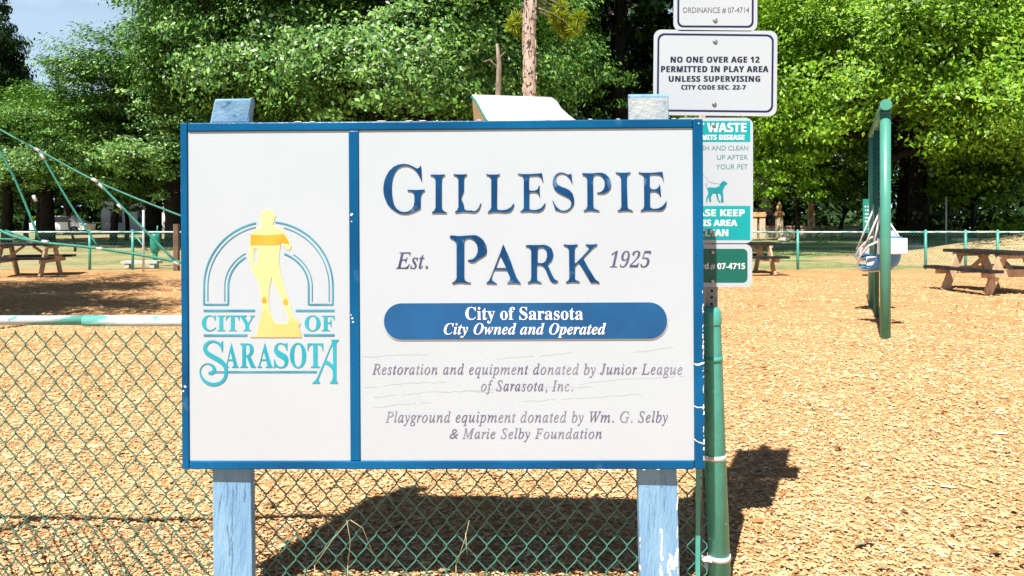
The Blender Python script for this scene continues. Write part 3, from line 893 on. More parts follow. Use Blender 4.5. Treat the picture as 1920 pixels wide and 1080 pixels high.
# peeled primer and scratches on the posts
q = MB(); r3 = random.Random(12)
def pblob(px, py, rx, ry, ang=0.0):
    n = 9
    pts = []
    for k in range(n):
        t = 2 * math.pi * k / n
        x = rx * math.cos(t) * r3.uniform(.55, 1.25); y = ry * math.sin(t) * r3.uniform(.6, 1.2)
        pts.append(at(px + x * math.cos(ang) - y * math.sin(ang), py + x * math.sin(ang) + y * math.cos(ang), (YRP if px > 900 else YLP) - .0012 - 0.0002 * r3.random()))
    q.add(pts, [tuple(range(n))])
for _ in range(16):
    pblob(1262 + r3.uniform(-10, 8), r3.uniform(1040, 1078), r3.uniform(1.5, 3), r3.uniform(3, 11), r3.uniform(-.5, .5))
for _ in range(16):
    pblob(1240 + r3.uniform(-2, 2), r3.uniform(985, 1078), r3.uniform(1, 2.2), r3.uniform(5, 14), r3.uniform(-.2, .2))
for _ in range(14):
    pblob(1270.5 + r3.uniform(-1.5, .5), r3.uniform(900, 1075), r3.uniform(.6, 1.6), r3.uniform(3, 10))
for _ in range(5):
    pblob(1199 + r3.uniform(-.5, 2), r3.uniform(1010, 1070), r3.uniform(.6, 1.6), r3.uniform(3, 8))
o = q.build('peeling_paint', PEEL, sign); o['kind'] = 'stuff'
q = MB()
for px, y0, y1, wd in ((424, 905, 950, 1.0), (436, 925, 1000, 1.3), (441, 905, 935, 1), (428, 990, 1040, 1.1), (457, 910, 940, .9), (1228, 905, 990, .9), (1246, 900, 960, .9),
                       (1218, 950, 1010, .7), (433, 1010, 1075, 1.4), (412, 930, 960, .7)):
    y = y0
    while y < y1:
        pblob(px + r3.uniform(-1, 1) + 2 * math.sin(y * .05), y, wd, 7)
        y += 9
SCR = mat('dark_scratch', (0.07, 0.17, 0.30), (0.16, 0.30, 0.45), 30, 0.7)
o = q.build('paint_scratches', SCR, sign); o['kind'] = 'stuff'

# ------------------------------------------------------------------ chain link fences
WG, HG = 0.0755, 0.0945


def wire_mesh(z0, z1, r, n=5, w_=WG, h=HG, ph=0):
    q = MB()
    pts = []
    k = 0
    z = z0
    while z <= z1 + 1e-6:
        sx = -1 if (k + ph) % 2 == 0 else 1
        x = sx * (w_ / 4 - 0.0005)
        yy = 0.003 * sx
        pts += [(x * 0.93, -yy, z - 0.006), (x, 0, z), (x * 0.93, yy, z + 0.006)]
        k += 1
        z = z0 + k * h / 2
    q.tube(pts, r, n, False, True)
    return q


FY = 2.785
fence = empty('chain_link_fence', (-1.3, FY + 0.025, 0))
tag(fence, 'low green chain link fence right behind the big sign', 'fence')
wm = [wire_mesh(0.02, 1.0, 0.0028, ph=p_).mesh('wire', WIRE) for p_ in (0, 1)]
x = 0.735 - WG / 4
for i in range(112):
    link('wire', wm[i % 2], fence, Matrix.Translation((x, FY, 0)))
    x -= WG / 2
q = MB(); q.tube([(-3.5, FY + .026, 1.008), (-1.62, FY + .026, 1.008)], 0.0185, 14)
q.build('top_rail', RAIL, fence)
q = MB(); q.tube([(-1.625, FY + .026, 1.006), (0.73, FY + .026, 1.006)], 0.0212, 14)
q.build('top_rail', RAIL, fence)
for xx in (-2.45,):
    q = MB(); q.tube([(xx, FY + .045, -.3), (xx, FY + .045, 0.985)], 0.03, 14); q.build('line_post', FPOST, fence)
# terminal post, cap, bands, tension bar
a_, b_ = at(1330.5, 585, 2.815), at(1349.5, 1080, 2.815)
d = (a_ - b_) / (a_.z - b_.z)
pz = lambda z: b_ + d * (z - b_.z)
q = MB(); q.tube([pz(-.3), pz(1.0), pz(1.02)], [0.0405, 0.0405, 0.040], 24)
tp = q.build('terminal_post', FPOST, fence)
q = MB(); q.tube([pz(0.992), pz(0.995), pz(1.038), pz(1.052), pz(1.058)], [0.043, 0.0435, 0.0425, 0.036, 0.022], 24); q.build('post_cap', FPOST, fence)
for zz, m_, rr, hh in ((0.862, FPOST, 0.0425, 0.02), (at(0, 855, 2.815).z, BAND, 0.0425, 0.018), (at(0, 1043, 2.815).z, BAND, 0.044, 0.018)):
    q = MB(); q.tube([pz(zz - hh / 2), pz(zz + hh / 2)], rr, 24)
    c = pz(zz)
    q.box((c.x - 0.052, c.y - 0.022, c.z), (0.04, 0.006, hh), Matrix.Rotation(math.radians(-25), 3, 'Z'))
    q.tube([(c.x - 0.066, c.y - 0.034, c.z), (c.x - 0.066, c.y - 0.002, c.z)], 0.006, 6)
    q.build('tension_band', m_, fence)
q = MB(); xx = at(1309, 1000, FY - .008).x; q.box((xx, FY - .009, 0.50), (0.017, 0.006, 0.96), Matrix.Rotation(0.005, 3, 'Y')); q.build('tension_bar', FPOST, fence)
# dry grass blades growing through the fence
q = MB()
for pts in (((590, 1060), (625, 1010), (655, 975)), ((652, 1060), (657, 1015), (650, 975)), ((657, 975), (680, 990), (700, 1040)), ((855, 1060), (872, 1010), (880, 975)), ((873, 1000), (876, 1040))):
    P = [at(px, py, 2.74) for px, py in pts]
    q.tube(P, [0.0016] + [0.0011] * (len(P) - 1), 4)
    q.tube([P[0], Vector((P[0].x, 2.74, 0.0))] if pts[0][1] > 1050 else [P[0], P[0] + Vector((0, 0, .002))], 0.0016, 4)
tag(q.build('dry_grass', STRAW), 'a few long dry grass stems at the foot of the fence', 'grass', kind='stuff')

# ------------------------------------------------------------------ regulation signs on the steel pole
PYL = 2.846
pole = empty('sign_pole', (0.765, 2.875, 0))
tag(pole, 'square steel pole with four small regulation signs right of the big sign', 'sign pole')
top = at(1341, 30, 2.875); bot = at(1331, 580, 2.875)
dv = (top - bot) / (top.z - bot.z)
pp = lambda z: bot + dv * (z - bot.z)
q = MB()
hw = 0.0235
vs = []
zz_ = [-0.3, 2.62]
for z in zz_:
    c = pp(z)
    vs += [(c.x - hw, c.y - hw, z), (c.x + hw, c.y - hw, z), (c.x + hw, c.y + hw, z), (c.x - hw, c.y + hw, z)]
q.add(vs, [(0, 1, 5, 4), (1, 2, 6, 5), (2, 3, 7, 6), (3, 0, 4, 7), (4, 5, 6, 7)])
tube_ = q.build('pole', GALV, pole)
q = MB(); z = 0.1
while z < 2.6:
    c = pp(z); q.tube([(c.x, c.y - hw - 0.0008, z), (c.x, c.y - hw + 0.001, z)], 0.0055, 10); z += 0.0254
o = q.build('pole_holes', mat('hole_black', (0.01, 0.01, 0.01), None, rough=0.9), tube_); o['kind'] = 'stuff'


def plate(cxp, cyp, wpx, hpx, rot, label, rpx=14):
    c = at(cxp, cyp, PYL)
    M = Matrix.Translation(c) @ Matrix.Rotation(math.radians(rot), 4, 'Y')
    k = PYL / F
    me = shape_mesh([rrect(-wpx * k / 2, -hpx * k / 2, wpx * k / 2, hpx * k / 2, rpx * k, 6)], 0.003, SIGNW, 0.0, 'sign_plate')
    o = part('sign_plate', me, pole, M, label)
    return o, M, plane_conv(M @ Matrix.Translation((0, -0.003, 0))), k


def border(o, M, k, wpx, hpx, inset, th, rpx, m_):
    a = rrect(-(wpx / 2 - inset) * k, -(hpx / 2 - inset) * k, (wpx / 2 - inset) * k, (hpx / 2 - inset) * k, rpx * k, 6)
    i2 = inset + th
    b = rrect(-(wpx / 2 - i2) * k, -(hpx / 2 - i2) * k, (wpx / 2 - i2) * k, (hpx / 2 - i2) * k, (rpx - th * .7) * k, 6)
    part('border', shape_mesh([a, b], 0.0006, m_, -0.003, 'border'), o, M)


def bolt(o, M, conv, px, py):
    u, v = conv(px, py)
    q = MB(); q.tube([(u, -0.003, v), (u, -0.006, v), (u, -0.0085, v)], [0.0095, 0.0085, 0.005], 12)
    q.build('bolt', BOLT, o, M)


YS = -0.0030
TS = 0.0006
# ordinance sign (only its lower edge is in the picture)
o, M, cv, k = plate(1341.5, -57, 157, 232, 0.3, 'topmost white sign, ordinance number at its foot')
border(o, M, k, 157, 232, 7, 3.6, 11, NAVY)
part('lettering', text_mesh('ORDINANCE # 07-4714', 'sans', (1280, 13.7, 1404.5, 25.3), cv, TS, GREYINK, YS), o, M)
bolt(o, M, cv, 1341, 38)
o, M, cv, k = plate(1340.7, 137, 231.5, 160, 0.65, 'wide white sign with a navy border and rules on age')
border(o, M, k, 231.5, 160, 6.8, 3.6, 13, NAVY)
for body, box, m_, kw in (('NO ONE OVER AGE 12', (1257.5, 106, 1423.7, 117.5), BLACKINK, {}), ('PERMITTED IN PLAY AREA', (1239.7, 123.8, 1440.5, 135.2), BLACKINK, {}),
                          ('UNLESS SUPERVISING', (1254, 142.3, 1425, 153.3), BLACKINK, {}), ('CITY CODE SEC. 22-7', (1277.5, 159.4, 1398, 168), BLACKINK, {})):
    part('lettering', text_mesh(body, 'sbold', box, cv, TS, m_, YS, space=1.12, fat=0.0009), o, M)
bolt(o, M, cv, 1341, 78); bolt(o, M, cv, 1339.4, 195.5)
# pet sign
o, M, cv, k = plate(1338, 338.5, 147, 235, 0.0, 'white and teal pet waste sign with a dog')
k2 = lambda x0, y0, x1, y1: [cv(x0, y0), cv(x1, y0), cv(x1, y1), cv(x0, y1)]
part('colour_band', shape_mesh([k2(1269, 226.7, 1406.7, 266)], TS, TEALB, YS, 'band'), o, M)
part('colour_band', shape_mesh([k2(1269, 386, 1406.7, 450)], TS, TEALB, YS, 'band'), o, M)
YB = YS - TS
for body, sub, st, box, m_, y_ in (('PET WASTE', 'WASTE', 'sbold', (1326, 230.3, 1399, 248), WINK, YB), ('TRANSMITS DISEASE', 'DISEASE', 'sbold', (1348.5, 252.8, 1395.6, 262.2), WINK, YB),
                                   ('LEASH AND CLEAN', 'AND CLEAN', 'sans', (1334, 273, 1403, 282), TEALT, YS), ('UP AFTER', 'UP AFTER', 'sans', (1344, 290.5, 1402, 299.5), TEALT, YS),
                                   ('YOUR PET', 'YOUR PET', 'sans', (1342.5, 308, 1402, 317.5), TEALT, YS), ('PLEASE KEEP', 'KEEP', 'sbold', (1350.5, 392.6, 1396, 405.6), WINK, YB),
                                   ('THIS AREA', 'AREA', 'sbold', (1338, 412, 1382, 424), WINK, YB), ('CLEAN', 'CLEAN', 'sbold', (1311, 430, 1365, 443), WINK, YB)):
    part('lettering', text_mesh(body, st, box, cv, TS, m_, y_, sub=sub, fat=0.0006 if st == 'sbold' else 0), o, M)
dog = [(95, 412), (110, 408), (140, 410), (158, 402), (165, 388), (178, 375), (190, 380), (200, 388), (196, 396), (188, 398), (182, 412), (176, 425), (178, 450), (180, 480), (174, 487), (166, 484), (168, 455), (160, 440),
       (150, 440), (156, 470), (164, 484), (158, 487), (148, 470), (140, 440), (125, 440), (116, 458), (118, 480), (112, 484), (106, 478), (106, 455), (98, 470), (97, 484), (92, 484), (92, 465), (103, 440), (100, 425), (92, 400), (88, 385), (94, 392)]
part('dog_picture', shape_mesh([[cv(1290 + x / 2.7, 200 + y / 2.7) for x, y in dog]], TS, TEALD, YS, 'dog'), o, M)
q = MB(); q.tube([(*[cv(1312, 318)[0]], YS - .0003, cv(1312, 318)[1]), (cv(1330, 342)[0], YS - .0003, cv(1330, 342)[1]), (cv(1355, 346)[0], YS - .0003, cv(1355, 346)[1])], 0.0006, 4)
q.build('leash_picture', TEALD, o, M)
bolt(o, M, cv, 1338.5, 235.5); bolt(o, M, cv, 1337, 440)
# ordinance number sign
o, M, cv, k = plate(1337, 498, 146, 80, 0.0, 'lowest sign, dark green with a white ordinance number', 13)
k2 = lambda x0, y0, x1, y1: [cv(x0, y0), cv(x1, y0), cv(x1, y1), cv(x0, y1)]
a_, b_ = cv(1273, 530), cv(1401.5, 466.5)
part('colour_band', shape_mesh([rrect(a_[0], a_[1], b_[0], b_[1], 9 * k)], TS, GREENB, YS, 'band'), o, M)
part('lettering', text_mesh('Ord.# 07-4715', 'sbold', (1345, 492.6, 1397, 505.6), cv, TS, WINK, YB, sub='07-4715'), o, M)
bolt(o, M, cv, 1336, 472.5); bolt(o, M, cv, 1335.5, 527)

# ------------------------------------------------------------------ swing frame
sw = empty('playground_swing_set', (4.9, 10, 0))
tag(sw, 'mint green swing frame seen end-on at the right', 'swing set')
p0 = Vector((4.30, 8.52, 0)); p2 = Vector((5.60, 11.5, 0)); p1 = p0 + (p2 - p0) * 0.60
ZB = 2.66
for p, r_, m_, zt in ((p0, 0.058, SWINGP, ZB - 0.03), (p1, 0.034, DARKG, ZB - .05), (p2, 0.052, SWINGP, ZB - 0.03)):
    q = MB(); q.tube([p + Vector((0, 0, -.2)), p + Vector((0, 0, zt))], r_, 20); q.build('upright', m_, sw)
q = MB(); dirb = (p2 - p0).normalized()
q.tube([p0 - dirb * 0.10 + Vector((0, 0, ZB + .02)), p2 + dirb * 0.10 + Vector((0, 0, ZB + .02))], 0.058, 20); q.build('crossbeam', SWINGP, sw)
q = MB(); q.tube([p0 - dirb * 0.115 + Vector((0, 0, ZB + .02)), p0 - dirb * 0.1 + Vector((0, 0, ZB + .02))], 0.064, 20); q.build('end_cap', SWINGP, sw)
q = MB(); q.tube([p0 + Vector((0, 0, ZB - .075)), p0 + Vector((0, 0, ZB - .045))], 0.066, 20); q.build('collar', DARKG, sw)
side = Vector((dirb.y, -dirb.x, 0))


def swing_seat(tpos, label, hgt, yaw):
    base = p0 + (p2 - p0) * tpos
    root = empty('hanging_swing', (base.x, base.y, hgt))
    tag(root, label, 'swing', 'high-backed swings')
    ax = Vector((math.cos(yaw), math.sin(yaw), 0)); ay = Vector((-math.sin(yaw), math.cos(yaw), 0))
    P = lambda a, b, c: base + ax * a + ay * b + Vector((0, 0, hgt + c))
    # shell: back and seat, curved
    q = MB()
    vs, fs = [], []
    prof = [(-0.20, 0.42), (-0.19, 0.30), (-0.17, 0.15), (-0.12, 0.05), (0.0, 0.0), (0.15, 0.0), (0.22, 0.04)]
    for b, c in prof:
        for i in range(7):
            a = -0.16 + 0.32 * i / 6
            vs.append(P(a, b + 0.6 * abs(a) ** 1.5 * (1 if c > .04 else 0), c + (0.9 * a * a if c < .06 else 0)))
    for j in range(len(prof) - 1):
        for i in range(6):
            fs.append((j * 7 + i, j * 7 + i + 1, j * 7 + i + 8, j * 7 + i + 7))
    q.add(vs, fs, True)
    o = q.build('shell', SEATB, root); s_ = o.modifiers.new('s', 'SOLIDIFY'); s_.thickness = 0.02
    q = MB(); q.box(P(0, -0.225, 0.30), (0.40, 0.03, 0.20), Matrix.Rotation(yaw, 3, 'Z')); q.build('back_pad', SEATW, root, None, 0.012)
    q = MB(); q.box(P(0.03, 0.19, 0.09), (0.20, 0.03, 0.12), Matrix.Rotation(yaw, 3, 'Z')); q.build('front_pad', SEATW, root, None, 0.01)
    q = MB(); q.box(P(0.03, 0.21, 0.015), (0.12, 0.02, 0.05), Matrix.Rotation(yaw, 3, 'Z')); q.build('strap', SEATR, root)
    for sg in (-1, 1):
        q = MB(); q.tube([P(sg * .17, -.2, .36), P(sg * .24, -.1, .30), P(sg * .255, .05, .16), P(sg * .22, .16, .02), P(sg * .12, .2, -.03), P(0, .2, -.04)], 0.014, 8)
        q.build('arm_loop', SEATW, root)
        for b in (-0.15, 0.15):
            q = MB(); p_a = P(sg * .2, b, .33 if b < 0 else .12); topc = base + dirb * (0.22 * sg) + Vector((0, 0, ZB - 0.04))
            mid = base + dirb * (0.22 * sg) + Vector((0, 0, hgt + 0.78))
            q.tube([p_a, mid], 0.013, 6); q.build('strap_rope', SEATW, root)
            # chain links
            q = MB(); n = 34
            for kk in range(n):
                c_ = mid.lerp(topc, (kk + .5) / n); L_ = (topc - mid) / n * 0.72
                off = (side if kk % 2 else dirb) * 0.013
                q.tube([c_ - L_ - off * .4, c_ - L_ * .6 + off, c_ + L_ * .6 + off, c_ + L_ - off * .4], 0.0055, 4)
                q.tube([c_ - L_ + off * .4, c_ - L_ * .6 - off, c_ + L_ * .6 - off, c_ + L_ + off * .4], 0.0055, 4)
            q.build('chain', CHAIN, root)
    return root


swing_seat(0.28, 'white backed blue swing seat just behind the nearest mint upright', 0.74, 0.15)
swing_seat(0.76, 'blue swing seat further back, half hidden by the nearer one', 0.80, 0.5)
# slim white pole near the swings
q = MB(); c = Vector(((1631 - CX) * 12.4 / F, 12.4, 0)); q.tube([c, c + Vector((0, 0, 1.15))], 0.032, 10)
tag(q.build('bollard_pole', SEATW), 'slim white pole standing behind the swing seats', 'pole')
# small green rules sign behind the swing frame
rs = empty('rules_sign', ((1631 - CX) * 17 / F, 17, 0))
tag(rs, 'small green sign with white writing behind the swing frame', 'sign')
q = MB(); c = at(1631, 405, 17); q.box(c, (0.32, 0.012, 0.78)); q.build('sign_plate', BINM, rs)
q = MB(); q.box((c.x, 17.03, 0.85), (0.05, 0.04, 1.75)); q.build('sign_post', FPOST, rs)
q = MB(); r4 = random.Random(2)
for i in range(8):
    for j in range(4):
        if r4.random() < .85:
            q.box((c.x - 0.10 + j * 0.06 + r4.uniform(-.01, .01), 16.992, c.z + 0.30 - i * 0.085), (r4.uniform(.025, .05), 0.004, r4.uniform(.02, .05)))
o = q.build('lettering', WINK, rs)


# ------------------------------------------------------------------ picnic tables
def make_table():
    r = empty('picnic_table')
    for i in range(5):
        q = MB(); q.box((0, -0.30 + i * 0.15, 0.755), (1.52, 0.138, 0.055)); q.build('top_plank', TTOP, r, None, 0.004)
    for s in (-1, 1):
        for j in (0, 1):
            q = MB(); q.box((0, s * (0.60 + j * 0.15), 0.445), (1.52, 0.138, 0.055)); q.build('bench_plank', TTOP, r, None, 0.004)
        q = MB(); q.box((s * 0.52, 0, 0.395), (0.04, 1.50, 0.14)); q.build('cross_beam', TWOOD, r, None, 0.003)
        q = MB(); q.box((s * 0.52, 0, 0.70), (0.04, 0.70, 0.09)); q.build('top_cleat', TWOOD, r, None, 0.003)
        for t in (-1, 1):
            q = MB()
            a = Vector((s * 0.475, t * 0.24, 0.735)); b = Vector((s * 0.475, t * 0.60, 0.0))
            L_ = (a - b).length
            R = Matrix.Rotation(t * math.atan2(0.36, 0.735), 3, 'X')
            q.box((a + b) / 2, (0.045, 0.17, L_), R); q.build('leg', TWOOD, r, None, 0.003)
        q = MB(); a = Vector((s * .47, 0, .38)); b = Vector((s * .12, 0, .73))
        q.box((a + b) / 2, (0.04, 0.09, (a - b).length), Matrix.Rotation(-s * math.atan2(.44, .35), 3, 'Y')); q.build('brace', TWOOD, r)
    return r


def copy_tree(o, parent=None):
    c = o.copy(); COL.objects.link(c)
    if parent is not None:
        c.parent = parent
    for ch in list(o.children):
        copy_tree(ch, c)
    return c


t0 = make_table()
grp = 'picnic tables in the playground'
tabs = [(8.92, 13.75, math.radians(103), 'near dark-topped picnic table right of the swing frame'),
        (-11.5, 17.6, math.radians(12), 'picnic table with pale legs at the far left under the ropes'),
        (5.75, 18.2, math.radians(3), 'far picnic table partly hidden behind the pet waste sign')]
for i, (x, y, a, lb) in enumerate(tabs):
    t = t0 if i == 0 else copy_tree(t0)
    t.matrix_basis = Matrix.Translation((x, y, 0)) @ Matrix.Rotation(a, 4, 'Z')
    tag(t, lb, 'picnic table', grp)

# ------------------------------------------------------------------ rope climber, left
rc = empty('rope_climber', (-6.5, 9.3, 0))
tag(rc, 'green rope climbing net with pale joints at the left', 'climbing net')
D1, D2 = 9.0, 9.3
ropes = [([(-160, 150, D1), (0, 243, D1), (75, 283, D1), (185, 342, D1), (335, 403, D1), (520, 470, D1)], 0.017),
         ([(-40, 215, D1), (25, 330, D1), (75, 452, D1)], 0.020), ([(75, 285, D1), (130, 380, D1), (186, 466, D1)], 0.018),
         ([(187, 345, D1), (250, 410, D1), (333, 494, D1)], 0.022), ([(-60, 395, D2), (10, 437, D1), (75, 454, D1), (186, 466, D1), (335, 491, D1), (520, 530, D1)], 0.025),
         ([(-60, 455, D1), (0, 448, D1), (75, 454, D1)], 0.018), ([(10, 432, D1), (75, 455, D1)], 0.016)]
for pts, r_ in ropes:
    q = MB(); P = catmull([tuple(at(*p)) for p in pts], 4); q.tube([Vector(p) for p in P], r_ * .72, 8); q.build('rope', ROPE, rc)
for px, py, ang in ((70, 281, .5), (80, 294, 1.0), (178, 338, .45), (190, 349, .85), (65, 372, 1.15), (187, 466, .15), (85, 453, .1), (57, 452, .1), (331, 493, .4), (20, 441, .4), (225, 405 - 18, .8)):
    c = at(px, py, D1)
    d_ = Vector((math.cos(ang), 0, -math.sin(ang))) * 0.038
    q = MB(); q.tube([c - d_, c + d_], 0.020, 8); q.build('joint', JOINT, rc)
# mast left of the frame and anchor behind the sign
q = MB(); a_ = at(-160, 150, D1); q.tube([(a_.x, D1, 0), (a_.x, D1, a_.z + .1)], 0.07, 14); q.build('mast', SWINGP, rc)
for px, py in ((520, 470), (520, 530)):
    pass
a_ = at(520, 470, D1); q = MB(); q.tube([(a_.x, D1, 0), (a_.x, D1, a_.z + .1)], 0.05, 14); q.build('anchor_post', SWINGP, rc)
for pts in (((-160, 150), (-60, 395)), ((-160, 150), (-60, 455))):
    q = MB(); q.tube([at(*pts[0], D1), at(*pts[1], D1)], 0.017, 8); q.build('rope', ROPE, rc)
    e_ = at(*pts[1], D1); q = MB(); q.tube([e_, (e_.x, D1, 0)], 0.05, 10); q.build('anchor_post', SWINGP, rc)

# ------------------------------------------------------------------ play tower with pale curved roof behind the sign
YR = 10.0
pt = empty('play_tower', (0.1, YR, 0))
tag(pt, 'play tower whose pale curved roof shows above the big sign', 'play tower')
k = YR / F
prof = []   # S-shaped roof section running left-right, sheet depth along y
lft = [(885, 181), (893, 190), (903, 208), (912, 224), (925, 240)]
rgt = [(1034, 186), (1044, 193), (1052, 206), (1066, 219), (1090, 236)]
vs, fs = [], []
n = 9
for i in range(len(lft)):
    for j in range(n):
        t = j / (n - 1)
        px = lft[i][0] + (rgt[i][0] - lft[i][0]) * t; py = lft[i][1] + (rgt[i][1] - lft[i][1]) * t
        v = at(px, py, YR + 0.10 - i * 0.16)
        vs.append(v)
for i in range(len(lft) - 1):
    for j in range(n - 1):
        fs.append((i * n + j, i * n + j + 1, (i + 1) * n + j + 1, (i + 1) * n + j))
q = MB(); q.add(vs, fs, True); o = q.build('roof', ROOFM, pt)
s_ = o.modifiers.new('s', 'SOLIDIFY'); s_.thickness = 0.03
q = MB(); q.tube([vs[i * n] + Vector((-.012, 0, 0)) for i in range(len(lft))], 0.014, 6); q.build('roof_trim', ROPE, pt)
# rear slope
vs2 = [vs[j] for j in range(n)] + [vs[j] + Vector((0, 0.5, -0.28)) for j in range(n)]
q = MB(); q.add(vs2, [(j + 1, j, n + j, n + j + 1) for j in range(n - 1)], True); o = q.build('roof', ROOFM, pt)
for sx in (-0.35, 0.72):
    for sy in (-0.40, 0.40):
        q = MB(); q.tube([(sx, YR + sy, 0), (sx, YR + sy, 2.42)], 0.045, 12); q.build('upright', DARKG, pt)
q = MB(); q.box((0.18, YR, 1.0), (1.05, 0.80, 0.05)); q.build('deck', DARKG, pt)
q = MB(); q.add([(-0.05, YR - .42, 1.02), (0.4, YR - .42, 1.02), (0.4, YR - 1.9, .15), (-.05, YR - 1.9, .15)], [(0, 1, 2, 3)]); o = q.build('slide', ROOFM, pt)
s_ = o.modifiers.new('s', 'SOLIDIFY'); s_.thickness = 0.03

# ------------------------------------------------------------------ far fence
YFF = 19.62
ff = empty('chain_link_fence', (0, YFF, 0))
tag(ff, 'long green chain link fence along the far edge of the mulch', 'fence')
posts = [-14.6, -11.2, -10.06, -7.2, -4.4, -1.6, 1.2, 4.0, 7.58, 10.06, 10.97, 12.03, 12.88, 15.2]
for x in posts:
    q = MB(); q.tube([(x, YFF, -.1), (x, YFF, 1.03)], 0.036, 10); q.ball((x, YFF, 1.03), 0.04, 8)
    q.build('line_post', FPOST, ff)
q = MB()
for a_, b_ in zip(posts[:-1], posts[1:]):
    q = MB(); q.tube([(a_, YFF, 1.0), (b_, YFF, 1.0)], 0.024, 8); q.build('top_rail', RAIL, ff)
ones = [wire_mesh(0.0, 0.98, 0.0024, 3, 0.09, 0.10, p_) for p_ in (0, 1)]
for a_, b_ in zip(posts[:-1], posts[1:]):
    q = MB(); x = a_ + 0.0225; kw_ = 0
    while x < b_:
        one = ones[kw_ % 2]; kw_ += 1
        q.add([(v[0] + x, v[1] + YFF - .03, v[2]) for v in one.v], one.f, False)
        x += 0.045
    o = q.build('chain_link', WIRE, ff); o['kind'] = 'stuff'
# gate brace on the left stretch and timber post
q = MB(); q.tube([at(255, 443, 19.5), at(276, 470, 19.5)], 0.02, 6); q.build('gate_brace', FPOST, ff)
q = MB(); c = at(331, 420, 19.3); q.box((c.x, 19.3, c.z / 2), (0.12, 0.12, c.z))
tag(q.build('timber_post', DWOOD), 'dark timber post at the left edge of the big sign', 'post')
q = MB(); c = at(269, 394, 18.9); q.tube([(c.x, 18.9, 0), (c.x, 18.9, c.z)], 0.03, 8)
tag(q.build('pipe_pole', JOINT), 'slim pale pole by the far fence left of the sign', 'pole')
# green bin/grill beyond
gb = empty('park_grill', (-10.6, 21.5, 0))
tag(gb, 'green drinking fountain beyond the far fence at the left', 'fountain')
c = at(291, 460, 21.5)
q = MB(); q.tube([(c.x, 21.5, 0), (c.x, 21.5, 0.45)], 0.07, 10); q.build('pedestal', BINM, gb)
q = MB(); q.tube([(c.x, 21.5, 0.35), (c.x, 21.5, 0.45), (c.x, 21.5, 0.85), (c.x, 21.5, 0.92)], [0.08, 0.13, 0.14, 0.11], 12); q.build('basin', BINM, gb)
q = MB(); q.tube([(c.x + .05, 21.5, .9), (c.x + .07, 21.5, 1.15)], 0.02, 6); q.build('spout', BINM, gb)
gb.name = 'drinking_fountain'
# pale bench slab
bn = empty('stone_bench', (-10.9, 20.6, 0)); tag(bn, 'pale slab bench behind the far fence at the left', 'bench')
c = at(266, 492, 20.6)
q = MB(); q.box((c.x, 20.6, 0.15), (1.0, 0.35, 0.07)); q.build('seat', ROCK, bn)
for s in (-1, 1):
    q = MB(); q.box((c.x + s * .35, 20.6, 0.05), (0.12, 0.3, 0.12)); q.build('leg', ROCK, bn)

# ------------------------------------------------------------------ gateway piers, wall, rocks
YP = 50.0


def pier(px, wpx, ytop, label, orn=True):
    c = at(px, 440, YP); k = YP / F
    r = empty('gate_pier', (c.x, YP, 0)); tag(r, label, 'gate pier', 'stone piers at the park entrance')
    w_ = wpx * k; zt = at(0, ytop, YP).z
    q = MB(); q.box((c.x, YP, zt / 2 - .1), (w_, w_, zt + .2)); q.build('shaft', STONE, r, None, 0.02)
    q = MB(); q.box((c.x, YP, zt + .10), (w_ * 1.35, w_ * 1.35, .2)); q.box((c.x, YP, zt + .26), (w_ * 1.1, w_ * 1.1, .12)); q.build('capital', TERRA, r, None, 0.03)
    if orn:
        q = MB(); q.tube([(c.x, YP, zt + .32), (c.x, YP, zt + .42), (c.x, YP, zt + .62), (c.x, YP, zt + .85), (c.x, YP, zt + 1.0)], [.12, .16, .2, .12, .03], 10); q.build('finial', TERRA, r)
    return r


pier(1412, 12, 407, 'leftmost cream pier just right of the signs', False)
pier(1428, 11, 407, 'cream pier without a finial, second from the left', False)
pier(1461, 11, 405, 'cream pier with orange finial in the middle of the row')
pier(1521, 10, 405, 'rightmost cream pier with orange finial')
wl = empty('low_wall', (15, 52, 0)); tag(wl, 'low pinkish garden wall between the entrance piers', 'wall')
q = MB(); a_ = at(1425, 430, 52); b_ = at(1640, 430, 52); q.box(((a_.x + b_.x) / 2, 52, .3), (b_.x - a_.x, .3, .75)); q.build('wall_body', STONE, wl)
q = MB(); q.box(((a_.x + b_.x) / 2, 52, .73), (b_.x - a_.x + .1, .42, .12)); q.build('coping', PINKW, wl)
rk = random.Random(4)
for px, py, y, s, lb in ((1690, 449, 29.5, .30, 'pale boulder left of the grass mound'), (1716, 450, 29.5, .38, 'middle pale boulder beside the grass mound'), (1742, 449, 29.7, .28, 'small pale boulder nearest the mound'),
                         (1470, 452, 42, .28, 'tan boulder under the small trees by the piers')):
    q = MB(); c = at(px, py, y); q.ball((c.x, y, s * .3 + (mound_z(c.x, y) if 8 < c.x < 34 and y < 31 else 0)), s, 9, (1.3, .9, .6))
    q.v = [tuple(Vector(v) + Vector((rk.uniform(-.05, .05), rk.uniform(-.05, .05), rk.uniform(-.04, .04)))) for v in q.v]
    tag(q.build('boulder', ROCK), lb, 'boulder')
bt = empty('stone_bench', (0, 30, 0)); tag(bt, 'pale concrete bench behind the fence near the picnic table', 'bench')
for px, w_ in ((1812, .9), (1848, .8)):
    c = at(px, 431, 28.5); zb = float(mound_z(c.x, 28.5))
    q = MB(); q.box((c.x, 28.5, zb + .44), (w_, .4, .1)); q.build('seat', ROCK, bt)
    q = MB(); q.box((c.x, 28.5, zb + .2), (w_ * .6, .25, .44)); q.build('leg', ROCK, bt)
q = MB(); c = at(1774, 400, 33); q.tube([(c.x, 33, 0), (c.x, 33, at(0, 352, 33).z - .4)], .035, 6)
tag(q.build('marker_pole', SEATW), 'thin white pole in the shade behind the picnic table', 'pole')

# ------------------------------------------------------------------ trees


